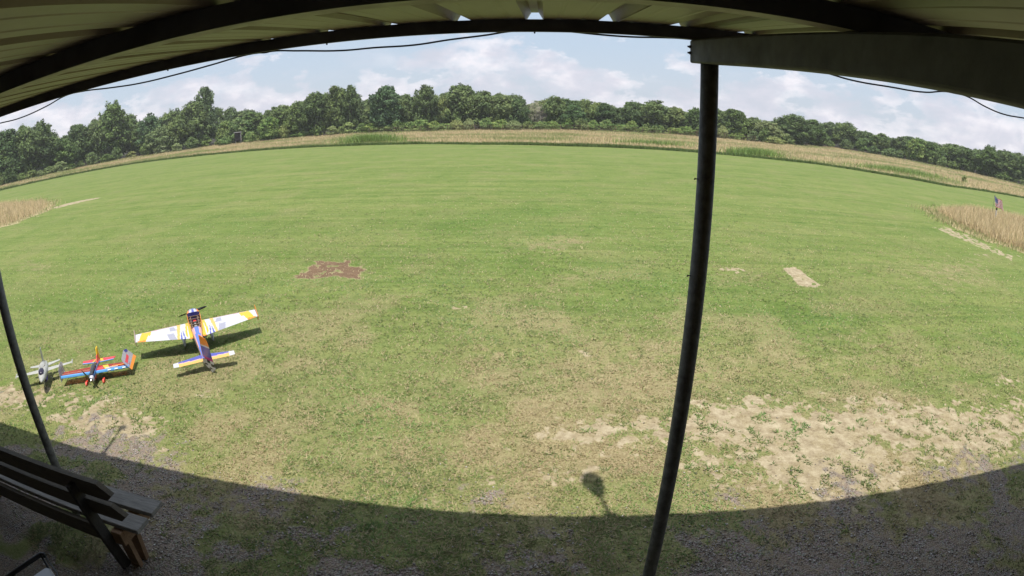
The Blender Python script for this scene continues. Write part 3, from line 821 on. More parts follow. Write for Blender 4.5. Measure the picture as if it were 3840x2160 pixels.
# ------------------------------------------------------------------ cart cut by the lower left corner
def build_cart():
    A = Vector((-2.605, 1.21)); u = Vector((.928, -.372)); w = Vector((-.325, -.946)); L, Wd = .36, .253
    def P(a, b, z): q = A + u * a + w * b; return Vector((q.x - A.x, q.y - A.y, z))
    c = empty("utility_cart", (A.x, A.y, 0), label="black tubular cart frame cut off by the lower left corner of the picture", cat="cart")
    m = paint("black_tube", (.014, .014, .015), .4, .2)
    def arc(a, b, r, a0, z, n=5): return [P(a + r * math.cos(math.radians(t)), b + r * math.sin(math.radians(t)), z) for t in np.linspace(a0, a0 + 90, n)]
    r = .03
    mb = MB(); mb.tube([P(0, L, .80), P(0, r, .80)] + arc(r, r, r, 180, .80)[1:], .015, 10); mb.build("padded_rim", m, c, True)
    mb = MB(); mb.tube([P(r, 0, .80), P(Wd - r, 0, .80)] + arc(Wd - r, r, r, 270, .80)[1:] + [P(Wd, L - r, .80)] + arc(Wd - r, L - r, r, 0, .80)[1:] + [P(r, L, .80), P(0, L, .80)], .006, 8); mb.build("rim", m, c, True)
    for a in (.01, Wd - .01):
        for b in (.02, L - .02):
            mb = MB(); mb.tube([P(a, b, .80), P(a, b, .02)], .008, 8); mb.build("leg", m, c, True)
    mb = MB(); mb.loft([[P(.005, .01, z), P(Wd - .005, .01, z), P(Wd - .005, L - .01, z), P(.005, L - .01, z)] for z in (.44, .45)]); mb.build("shelf", m, c)
    b = empty("storage_box", (A.x, A.y, 0), label="white rounded plastic box standing in the black cart in the corner", cat="box")
    mw = paint("white_plastic", (.62, .63, .66), .4, .05, 5)
    def rb(a0, a1, b0, b1, z0, z1, r, name):
        pts = []
        for ca, cb, t0 in ((a1 - r, b1 - r, 0), (a0 + r, b1 - r, 90), (a0 + r, b0 + r, 180), (a1 - r, b0 + r, 270)):
            for k in range(6):
                t = math.radians(t0 + 18 * k); pts.append((ca + r * math.cos(t), cb + r * math.sin(t)))
        ca = (a0 + a1) / 2; cb = (b0 + b1) / 2
        mb = MB(); mb.loft([[P(x, y, z0) for x, y in pts], [P(x, y, z1 - .012) for x, y in pts], [P(ca + (x - ca) * .93, cb + (y - cb) * .96, z1) for x, y in pts]]); mb.build(name, mw, b)
    rb(.115, .232, .025, .33, .452, .76, .03, "box_body"); rb(.108, .238, .018, .34, .76, .79, .034, "box_lid")
build_cart()

# ------------------------------------------------------------------ the wood
FRONT= [(-82.8, 52.8, 7.6, 4.4, 0), (-80.9, 55.1, 7.9, 4.5, 0), (-79.3, 58.2, 8.1, 3.6, 1), (-77.0, 59.8, 8.1, 3.9, 0), (-75.7, 63.7, 5.5, 3.8, 0), (-75.2, 67.6, 6.8, 3.7, 0), (-74.2, 71.4, 7.2, 3.4, 1), (-72.0, 74.3, 9.5, 4.6, 0), (-68.7, 76.8, 5.2, 2.7, 1), (-64.3, 75.4, 6.5, 3.1, 4), (-61.3, 75.2, 4.6, 3.8, 2), (-59.6, 77.6, 5.3, 3.5, 1), (-57.9, 79.5, 7.5, 3.5, 0), (-57.3, 82.6, 9.7, 3.0, 0), (-52.7, 82.0, 4.3, 2.7, 5), (-49.2, 81.1, 4.5, 3.1, 5), (-47.6, 82.9, 5.3, 3.0, 1), (-42.8, 79.7, 4.1, 2.6, 5), (-42.4, 82.5, 5.6, 2.9, 1), (-39.6, 82.9, 6.0, 3.0, 1), (-36.0, 82.7, 6.6, 3.2, 0), (-33.0, 84.5, 7.4, 3.2, 0), (-30.2, 83.7, 7.3, 2.3, 0), (-27.3, 84.2, 4.6, 2.2, 1), (-24.3, 83.3, 6.8, 3.6, 4), (-21.5, 84.1, 5.9, 2.3, 1), (-18.2, 83.8, 6.7, 2.9, 0), (-16.0, 85.2, 5.4, 2.2, 1), (-12.9, 84.9, 6.7, 3.6, 1), (-10.1, 84.4, 6.1, 3.7, 1), (-6.7, 84.1, 5.7, 3.2, 1), (-8.4, 83.9, 3.5, 3.0, 1), (-4.0, 83.5, 5.0, 2.1, 1), (-1.7, 85.4, 4.7, 1.8, 3), (-0.7, 85.4, 3.9, 1.6, 3), (1.7, 84.9, 5.3, 2.8, 1), (4.0, 84.4, 4.0, 2.6, 4), (6.4, 87.3, 5.0, 2.9, 1), (8.9, 86.0, 4.5, 2.4, 0), (11.0, 86.4, 3.8, 2.1, 1), (13.2, 86.3, 5.0, 2.8, 1), (16.6, 87.0, 5.3, 4.4, 1), (20.4, 86.6, 4.4, 2.9, 1), (23.3, 84.9, 4.5, 2.5, 0), (26.7, 85.0, 4.7, 3.2, 0), (28.9, 83.1, 4.8, 3.4, 0), (31.8, 82.3, 3.6, 2.4, 1), (33.4, 80.0, 3.4, 3.2, 2), (39.1, 83.7, 5.0, 4.1, 0), (45.7, 88.9, 4.7, 3.4, 0), (53.2, 96.2, 4.8, 3.5, 1), (55.2, 93.0, 5.1, 3.6, 1), (57.5, 89.6, 4.0, 3.1, 1), (60.4, 87.5, 4.0, 3.2, 1), (62.2, 84.1, 3.9, 3.0, 0), (62.8, 79.7, 4.4, 2.7, 5), (65.7, 78.9, 3.9, 3.1, 0), (69.5, 78.1, 4.3, 3.4, 1), (69.4, 73.1, 4.1, 3.1, 0), (71.5, 69.5, 5.2, 3.1, 0), (74.3, 67.2, 4.9, 3.4, 0), (78.2, 65.0, 5.1, 3.9, 0)]
BACK= [(-92.1, 57.7, 7.9, 4.3), (-92.4, 61.3, 8.1, 3.9), (-87.9, 61.0, 7.7, 3.7), (-89.9, 65.9, 8.4, 4.2), (-88.8, 69.2, 8.6, 4.2), (-90.5, 73.9, 7.3, 3.6), (-86.8, 74.2, 6.2, 3.9), (-87.3, 78.8, 7.7, 3.7), (-87.5, 82.3, 7.5, 3.5), (-84.5, 83.7, 9.0, 4.2), (-82.9, 85.6, 9.3, 4.2), (-81.6, 89.2, 8.3, 4.4), (-75.5, 85.9, 6.0, 3.9), (-71.6, 84.8, 6.4, 4.4), (-69.1, 85.6, 7.1, 4.1), (-68.8, 89.0, 7.7, 4.3), (-64.6, 88.0, 7.5, 4.4), (-66.5, 94.6, 9.3, 4.0), (-65.4, 98.8, 7.3, 3.3), (-58.3, 92.7, 6.6, 3.5), (-54.7, 92.5, 5.9, 3.9), (-53.1, 95.4, 4.6, 3.5), (-47.0, 89.5, 5.2, 4.2), (-47.3, 95.2, 5.9, 4.1), (-42.7, 91.4, 6.2, 3.9), (-42.2, 95.1, 6.7, 4.3), (-40.0, 96.1, 7.4, 3.5), (-37.2, 96.3, 7.4, 4.5), (-34.5, 95.5, 7.2, 3.9), (-34.0, 100.3, 5.8, 4.0), (-30.8, 99.1, 5.8, 4.2), (-26.3, 93.3, 6.3, 3.9), (-25.0, 96.5, 6.3, 3.6), (-21.5, 92.5, 5.6, 3.8), (-19.5, 93.1, 6.3, 3.4), (-18.2, 98.7, 6.3, 3.7), (-15.4, 93.8, 6.1, 3.4), (-13.2, 93.0, 6.7, 4.0), (-10.8, 94.4, 6.1, 4.1), (-7.9, 91.7, 5.2, 4.0), (-5.7, 96.4, 5.8, 3.4), (-3.2, 95.9, 4.0, 3.2), (-1.4, 99.2, 4.7, 3.5), (1.0, 94.0, 5.0, 4.2), (3.2, 99.7, 5.3, 3.9), (5.5, 94.9, 4.8, 3.8), (9.0, 104.6, 4.8, 3.2), (10.9, 101.3, 4.3, 4.0), (13.3, 100.3, 3.9, 4.0), (15.2, 96.2, 4.7, 4.1), (17.8, 97.5, 4.7, 3.2), (20.6, 99.2, 4.6, 4.1), (23.2, 100.3, 4.6, 3.3), (26.7, 102.8, 3.9, 3.4), (27.3, 97.1, 4.0, 3.6), (28.9, 94.8, 4.4, 3.9), (30.6, 91.9, 4.5, 4.3), (34.2, 95.5, 4.4, 3.6), (36.6, 93.9, 3.8, 3.4), (40.2, 96.1, 3.4, 3.4), (40.7, 90.8, 4.2, 3.8), (46.4, 96.6, 4.4, 4.1), (52.6, 102.8, 4.6, 4.0), (57.4, 105.5, 4.4, 3.8), (59.8, 102.9, 5.0, 3.2), (62.2, 100.5, 3.7, 3.6), (65.3, 100.7, 3.6, 4.3), (67.2, 98.9, 3.3, 4.3), (70.3, 97.7, 3.5, 4.1), (71.9, 94.8, 4.3, 4.5), (74.8, 93.0, 4.2, 3.7), (77.3, 92.2, 4.0, 4.5), (77.9, 88.4, 4.2, 4.4), (77.0, 82.7, 4.3, 4.4), (82.1, 83.9, 4.3, 4.1), (80.0, 77.4, 5.0, 3.5), (85.8, 78.3, 5.2, 4.4), (85.9, 75.0, 5.2, 3.7), (92.4, 76.7, 5.1, 3.4)]
BARKM = paint("bark", (.09, .075, .06), .95, .3, 6)
LEAFM = leaf_mat("tree_leaves", .2, .65, vary=.2, gain=2.25, upn=.40)
PAL = {0: [(.034, .057, .018), (.047, .073, .023), (.062, .092, .030)],
       1: [(.048, .073, .025), (.063, .092, .031), (.083, .112, .039)],
       2: [(.080, .105, .040), (.098, .122, .048), (.116, .138, .058)],
       3: [(.20, .19, .165), (.16, .15, .13), (.25, .235, .21)],
       4: [(.036, .064, .026), (.047, .078, .032), (.060, .094, .040)],
       5: [(.055, .092, .026), (.072, .112, .032), (.096, .130, .040)]}
_n = LEAFM.node_tree; _g = NG(_n)
_oi = _g.node("ShaderNodeObjectInfo"); _sc = [q for q in _n.nodes if q.type == 'VECT_MATH' and q.operation == 'SCALE' and q.inputs[0].links and q.inputs[0].links[0].from_node.type == 'VERTEX_COLOR'][0]
_src = _sc.inputs[0].links[0].from_socket
_mul = _g.mix(1.0, _src, _g.ramp(_oi.outputs["Random"], [(0, (.80, .88, .85)), (.3, (1.05, 1.0, .95)), (.55, (.98, 1.04, .80)), (.8, (1.30, 1.16, .95)), (1, (1.0, .98, 1.1))]), 'MULTIPLY')
_g.lk(_mul, _sc.inputs[0])
def crown_mesh(kind, seed, n, low=.06, dead=False):
    """unit crown: height 1, half width 1, filled with leaf sized faces gathered in clumps"""
    rng = np.random.default_rng(seed)
    L = 64 if kind != 5 else 34
    squash = rng.uniform(.75, 1.15); lean_ = rng.uniform(-.18, .18)
    lob = []
    for i in range(L):
        t = rng.uniform(0, 1) ** .8
        zc_ = low + .10 + (.83 - low) * t
        rad = math.sin(min(1, (zc_ - low + .22) * 1.35) * math.pi * .5) * (1.0 if zc_ < .42 else max(.10, (1 - ((zc_ - .42) / .57) ** 1.7)))
        a = rng.uniform(0, 2 * math.pi); rr = rad * rng.uniform(.35, .80)
        lob.append((rr * math.cos(a) + lean_ * zc_, rr * math.sin(a) * squash, zc_, rng.uniform(.09, .29), rng.uniform(.04, .125)))
    lob.append((rng.uniform(-.15, .15), 0, .87, .22, .10)); lob.append((0, 0, .5, .6, .3)); lob.append((0, 0, .25, .6, .2))
    for i in range(26):                      # stray tufts breaking the outline
        a = rng.uniform(0, 6.28); zc_ = rng.uniform(.45, 1.0)
        rr = .72 * math.sqrt(max(.02, 1 - ((zc_ - .5) / .5) ** 2)) * rng.uniform(.6, 1.05)
        lob.append((rr * math.cos(a) + lean_ * zc_, rr * math.sin(a), zc_, rng.uniform(.05, .12), rng.uniform(.025, .07)))
    lob = np.array(lob)
    pr = lob[:, 3] * lob[:, 4] ** .6; pr /= pr.sum()
    k = rng.choice(len(lob), n, p=pr)
    d = rng.normal(0, 1, (n, 3)); d /= np.linalg.norm(d, axis=1)[:, None]
    rad = rng.uniform(.35, 1.12, n) ** .7
    sc = lob[k][:, [3, 3, 4]]
    P = lob[k][:, :3] + d * sc * rad[:, None]
    P[:, 2] = np.clip(P[:, 2], .015, 1.03)
    # leaf sprays: normals lean outwards and up
    nrm = d + rng.normal(0, .55, (n, 3)) + np.array([0, 0, .35]); nrm /= np.linalg.norm(nrm, axis=1)[:, None]
    u = np.cross(nrm, rng.normal(0, 1, (n, 3))); u /= np.linalg.norm(u, axis=1)[:, None]
    w = np.cross(nrm, u)
    pal = np.array(PAL[kind]); lc = rng.integers(0, 3, len(lob)); lt = rng.uniform(.82, 1.2, len(lob))
    col = pal[lc[k]] * lt[k][:, None]
    return P, u, w, col, rng
def make_tree(seed, kind, H, R, n, size):
    P, u, w, col, rng = crown_mesh(kind, seed, n, .03 if kind != 3 else .2)
    P = P * np.array([R, R, H])
    if kind == 3:
        s = size * rng.uniform(.5, 1.1, n); a = u * (s * 1.6)[:, None]; b = w * (s * .10)[:, None]
    else:
        s = size * rng.uniform(.55, 1.25, n); a = u * s[:, None]; b = w * (s * rng.uniform(.45, .8, n))[:, None]
    Q = np.stack([P - a - b * .2, P - b, P + a * 1.1 + b * .2, P + b], 1)
    crown = tri_soup("crown", Q, col, LEAFM, 4)
    mb = MB(); rg = random.Random(seed)
    tr = .035 * H ** .85 * .55
    mb.tube([(0, 0, -.2), (.05, .02, H * .2), (.1 * rg.uniform(-1, 1), .1, H * .45), (.2 * rg.uniform(-1, 1), 0, H * .8)], [tr * 1.3, tr, tr * .7, tr * .2], 8)
    for i in range(8 if kind != 3 else 16):
        z = H * rg.uniform(.22, .7); a = rg.uniform(0, 6.28); l = R * rg.uniform(.5, .85)
        mb.tube([(0, .03, z), (math.cos(a) * l * .5, math.sin(a) * l * .5, z + H * .08), (math.cos(a) * l, math.sin(a) * l, z + H * .16)], [tr * .45, tr * .3, tr * .08], 5)
    trunk = mb.build("trunk", BARKM)
    return crown, trunk
PROTO = {}
def proto(kind, i, H, R):
    key = (kind, i)
    if key not in PROTO:
        c, t = make_tree(100 + kind * 10 + i, kind, H, R, {0: 7500, 1: 7500, 2: 6500, 3: 1500, 4: 7000, 5: 5200}[kind], {0: .17, 1: .16, 2: .15, 3: .22, 4: .16, 5: .15}[kind] * (R / 3.3) ** .5)
        PROTO[key] = (c, t, H, R)
        c["base"] = 1
    return PROTO[key]
ORD = "first second third fourth fifth sixth seventh eighth ninth tenth eleventh twelfth thirteenth fourteenth fifteenth sixteenth seventeenth eighteenth nineteenth twentieth twenty-first twenty-second twenty-third twenty-fourth twenty-fifth twenty-sixth twenty-seventh twenty-eighth twenty-ninth thirtieth".split()
NM = {0: ("oak_tree", "dark green oak"), 1: ("oak_tree", "olive green oak"), 2: ("pale_tree", "pale yellowish green tree"), 3: ("dead_tree", "leafless grey dead tree"), 4: ("elm_tree", "bluish green tree"), 5: ("bright_shrub", "bright green low tree")}
used = {}
def place_tree(x, y, H, R, kind, i, label, group, flip=0):
    H0, R0 = {0: (7.5, 3.6), 1: (6.5, 3.5), 2: (5, 3.2), 3: (6, 2.4), 4: (6.5, 3.2), 5: (3.8, 2.8)}[kind]
    c, t, H0, R0 = proto(kind, i, H0, R0)
    e = empty(NM[kind][0], (x, y, 0), (0, 0, RNG.uniform(0, 6.28)), label=label, cat="tree" if kind != 5 else "shrub", group=group)
    e.scale = (R / R0, R / R0, H / H0)
    key = (kind, i)
    for q in (c, t):
        o = q if key not in used else q.copy()
        if key in used: COL.objects.link(o)
        o.parent = e
    used[key] = 1
POS = []
def nearpos(x, y):
    a = math.atan2(x, y); return min(POS, key=lambda q: abs(q[0] - a))[1]
nleft = sum(1 for f in FRONT if f[0] < -31); cnt = {}
for idx, (x, y, H, R, kd) in enumerate(FRONT):
    size = "very tall" if H > 8.8 else "tall" if H > 6.9 else "small" if H < 4.4 else "mid-sized"
    shp = "broad" if R > 3.9 else "narrow" if R < 2.7 else "rounded"
    if x < -31:
        pos = "%s from the left end of the wood's front row" % ORD[idx]
    elif x > 26:
        pos = "%s from the right end of the wood's front row" % ORD[len(FRONT) - 1 - idx]
    elif x < 0:
        pos = "%s leftwards from the middle of the wood's front" % ORD[[j for j, f in enumerate(FRONT) if f[0] >= 0][0] - 1 - idx]
    else:
        pos = "%s rightwards from the middle of the wood's front" % ORD[idx - [j for j, f in enumerate(FRONT) if f[0] >= 0][0]]
    POS.append((math.atan2(x, y), pos.replace(" of the wood's front row", "").replace(" of the wood's front", "")))
    place_tree(x, y, H * (1.07 if H > 6.4 else .97), R * 1.08, kd, idx % (2 if kd in (2, 3, 4, 5) else 4), "%s %s %s, %s" % (size, shp, NM[kd][1], pos), "trees along the front of the wood")
for idx, (x, y, H, R) in enumerate(BACK):
    place_tree(x, y, H, R, 1 if idx % 3 else 0, idx % 4, "%s crown deeper in the wood, behind the tree %s" % ("taller" if H > 7.2 else "lower" if H < 5.6 else "middling", nearpos(x, y)), "trees deeper in the wood")
# low growth along the foot of the wood
def undergrowth():
    rng = np.random.default_rng(77)
    a = math.atan2(-84, 50); k = 0
    while a < math.atan2(80, 56):
        td = float(np.interp(a, TA, TD)); r = td - rng.uniform(-1.0, .6)
        mid = -.45 < a < .35
        hh = rng.uniform(1.1, 2.0) if mid else rng.uniform(1.1, 2.6)
        kd = int(rng.choice([5, 1, 5, 2])) if mid else int(rng.choice([0, 1, 1, 0, 2]))
        lab = "low %s%s bush at the foot of the tree %s" % ("full " if hh > 1.7 else "", {0: "dark green", 1: "olive green", 2: "pale green", 5: "bright green"}[kd], nearpos(math.sin(a), math.cos(a)))
        e = place_bush(r * math.sin(a), r * math.cos(a), hh, rng.uniform(1.1, 2.0), kd, lab, "bushes at the foot of the wood")
        a += rng.uniform(.016, .03)
def place_bush(x, y, H, R, kind, label, group, name="bush"):
    key = ("b", kind)
    if key not in PROTO:
        P, u, w, col, rng = crown_mesh(kind, 300 + kind, 2600, 0)
        P = P * np.array([1.6, 1.6, 1.6]); s = .11 * rng.uniform(.5, 1.2, len(P)); aa = u * s[:, None]; b = w * (s * .6)[:, None]
        PROTO[key] = tri_soup(name, np.stack([P - aa, P - b, P + aa, P + b], 1), col * 1.15, LEAFM, 4); o = PROTO[key]
    else:
        o = PROTO[key].copy(); COL.objects.link(o)
    o.name = name; o.location = (x, y, -.05); o.scale = (R / 1.6, R / 1.6, H / 1.6); o.rotation_euler = (0, 0, RNG.uniform(0, 6.28))
    return tag(o, label, "shrub", group)
undergrowth()
place_bush(42.4, 44.7, .75, .42, 2, "small yellowish green shrub alone in the hay on the right", None, "lone_shrub")

# green weed stands in the hay
WEEDM = leaf_mat("weeds", .3, .7)
def weeds(cx, cy, rx, ry, H, n, label, ang=0):
    x = RNG.normal(0, .5, n) * rx; y = RNG.normal(0, .5, n) * ry
    ca, sa = math.cos(ang), math.sin(ang)
    X = cx + x * ca - y * sa; Y = cy + x * sa + y * ca
    P = hay_tris(X, Y, np.full(n, H), np.full(n, .03))
    c = np.array([.22, .33, .10]) * RNG.uniform(.6, 1.4, (n, 1)) + np.array([.05, .03, 0]) * RNG.uniform(0, 1, (n, 1))
    o = tri_soup("weed_clump", P, c, WEEDM); tag(o, label, "weeds", kind="stuff")
weeds(-17.2, 53.0, 3.0, .9, 1.05, 2600, "stand of tall green weeds at the far edge of the mown field", -.2)
weeds(17.4, 44.6, 2.6, .9, .75, 2200, "clump of leafy green weeds in the hay right of the black post", .3)
weeds(9.5, 50.5, 3.5, .8, .6, 1200, "thin greenish weeds in the middle of the hay band")
weeds(33, 44, 5, 1.0, .55, 2500, "low green weeds along the hay edge on the right", -.1)

# hunting box in the wood edge
def blind():
    b = empty("hunting_blind", (-47.6, 77.6, 0), (0, 0, .55), label="small dark wooden hunting box with grey frame in the left wood edge", cat="hunting box")
    gw = paint("grey_board", (.34, .32, .33), .85, .2, 5); dk = paint("dark_inside", (.012, .010, .012), .9)
    mb = MB(); w = .55
    mb.box((-w, -w, .55), (w, w, .62)); mb.box((-w, w - .03, .62), (w, w, 1.85)); mb.box((-w, -w, .62), (-w + .03, w - .03, 1.85)); mb.box((w - .03, -w, .62), (w, w - .03, 1.85))
    mb.build("box_body", dk, b)
    mb = MB(); mb.box((-w, -w + .03, .66), (w - .05, -w + .05, 1.7)); mb.build("opening_shade", dk, b)  # black sheet standing for the shade inside the open front
    mb = MB(); mb.box((w - .12, -w - .04, .55), (w, -w, 1.9)); mb.build("side_trim", gw, b)
    mb = MB(); mb.box((-w - .1, -w - .12, 1.85), (w + .1, w + .1, 1.95)); mb.build("roof", gw, b)
    for x in (-.45, .45):
        for y in (-.45, .45):
            mb = MB(); mb.box((x - .05, y - .05, -.1), (x + .05, y + .05, .55)); mb.build("leg", gw, b)
blind()
place_bush(-49.6, 76.4, 1.5, 1.5, 5, "bright green bush on the left side of the hunting box", "bushes beside the hunting box")
place_bush(-45.2, 77.4, 1.9, 1.3, 5, "bright green bush on the right side of the hunting box", "bushes beside the hunting box")

# low wire fence in front of the wood
def fence():
    f = empty("wire_fence", (0, 78, 0), label="low rusty wire fence in front of the middle of the wood", cat="fence")
    rust = paint("rusty_wire", (.17, .11, .08), .9, .3)
    pts = [(x, float(np.interp(math.atan2(x, 78), TA, TD)) * .972) for x in range(-26, 34, 4)]
    pts = [(x, math.sqrt(max(1, r * r - x * x)) - 78) for x, r in pts]
    for x, y in pts:
        mb = MB(); mb.tube([(x, y, -.2), (x + .03, y, .95)], .035, 6); mb.build("fence_post", rust, f)
    for z in (.35, .6, .85):
        mb = MB(); mb.tube([(x, y - .04, z) for x, y in pts], .012, 5); mb.build("wire", rust, f)
fence()

# ------------------------------------------------------------------ model aircraft
def tint_mat(name, rough=.3, coat=.3):
    m, n, bs = new_mat(name); g = NG(n)
    vc = g.node("ShaderNodeVertexColor", layer_name="tint"); f = g.noise(30, 3, .5)
    g.lk(g.mix(.08, vc.outputs[0], g.ramp(f, [(.3, (.25, .25, .25)), (.7, (.8, .8, .8))]), 'MULTIPLY'), bs.inputs["Base Color"])
    bs.inputs["Roughness"].default_value = rough; bs.inputs["Coat Weight"].default_value = coat; bs.inputs["Coat Roughness"].default_value = .15
    return m
T_film = tint_mat("glossy_film")
WHT = (.58, .58, .62); YEL = (.70, .47, .03); ORG = (.83, .25, .02); PNK = (.62, .40, .42); BLU = (.09, .10, .42); GRY = (.36, .36, .43); LOR = (.84, .46, .12); RED = (.55, .03, .04); SKY = (.10, .32, .72); BLK = (.02, .02, .025); DKB = (.03, .04, .16); MAG = (.45, .04, .22)
def pip(poly, x, y):
    r = False; n = len(poly)
    for i in range(n):
        x0, y0 = poly[i]; x1, y1 = poly[(i + 1) % n]
        if (y0 > y) != (y1 > y) and x < (x1 - x0) * (y - y0) / (y1 - y0) + x0: r = not r
    return r
def colour_faces(o, fn):
    me = o.data
    at = me.color_attributes.new("tint", 'FLOAT_COLOR', 'CORNER')
    for p in me.polygons:
        c = fn(p.center, p.normal)
        for li in p.loop_indices: at.data[li].color = (*c, 1)
def airfoil(n=8):
    xs = [.5 * (1 - math.cos(math.pi * i / n)) for i in range(n + 1)]
    th = [.6 * (.2969 * math.sqrt(c) - .126 * c - .3516 * c * c + .2843 * c ** 3 - .1036 * c ** 4) / .6 for c in xs]
    return xs, th
def wing(name, parent, stations, thick, fn, mat=None, nspan=46, nch=12, zoff=0):
    """stations: (x, y_le, y_te, z); skinned with an airfoil, coloured face by face"""
    xs, th = airfoil(nch)
    rings = []
    X = [s[0] for s in stations]
    for i in range(nspan + 1):
        x = X[0] + (X[-1] - X[0]) * i / nspan
        le, te, z = (float(np.interp(x, X, [s[k] for s in stations])) if X[0] < X[-1] else float(np.interp(-x, [-q for q in X], [s[k] for s in stations])) for k in (1, 2, 3))
        c = le - te
        top = [(x, le - c * u, z + zoff + 5 * thick * c * t * .55) for u, t in zip(xs, th)]
        bot = [(x, le - c * u, z + zoff - 5 * thick * c * t * .45) for u, t in zip(xs, th)][1:-1][::-1]
        rings.append(top + bot)
    mb = MB(); mb.loft(rings)
    o = mb.build(name, mat or T_film, parent)
    colour_faces(o, fn)
    return o
M_carbon = paint("carbon_black", (.012, .012, .013), .3, .2, 20)
M_rubber = paint("tyre_rubber", (.02, .02, .02), .8)
M_ply = paint("plywood_frame", (.23, .16, .11), .7, .3, 18)
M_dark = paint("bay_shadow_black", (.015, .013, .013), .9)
M_redp = paint("red_battery", (.60, .04, .03), .45)
M_alu = paint("bare_metal", (.45, .45, .46), .3, .1, 20, metal=1)

def rrect(hw, z0, z1, r, n=4, y=0, cx=0):
    pts = []
    for sx, cz, a0 in ((1, z1 - r, 0), (-1, z1 - r, 90), (-1, z0 + r, 180), (1, z0 + r, 270)):
        for k in range(n):
            a = math.radians(a0 + 90 * k / (n - 1)); pts.append((cx + sx * (hw - r) + r * math.cos(a), y, cz + r * math.sin(a)))
    return pts
def wheel(parent, x, y, z, r=.035, w=.018):
    mb = MB(); mb.tube([(x - w / 2, y, z), (x - w * .35, y, z), (x + w * .35, y, z), (x + w / 2, y, z)], [r * .8, r, r, r * .8], 18)
    o = mb.build("wheel", M_rubber, parent); return o

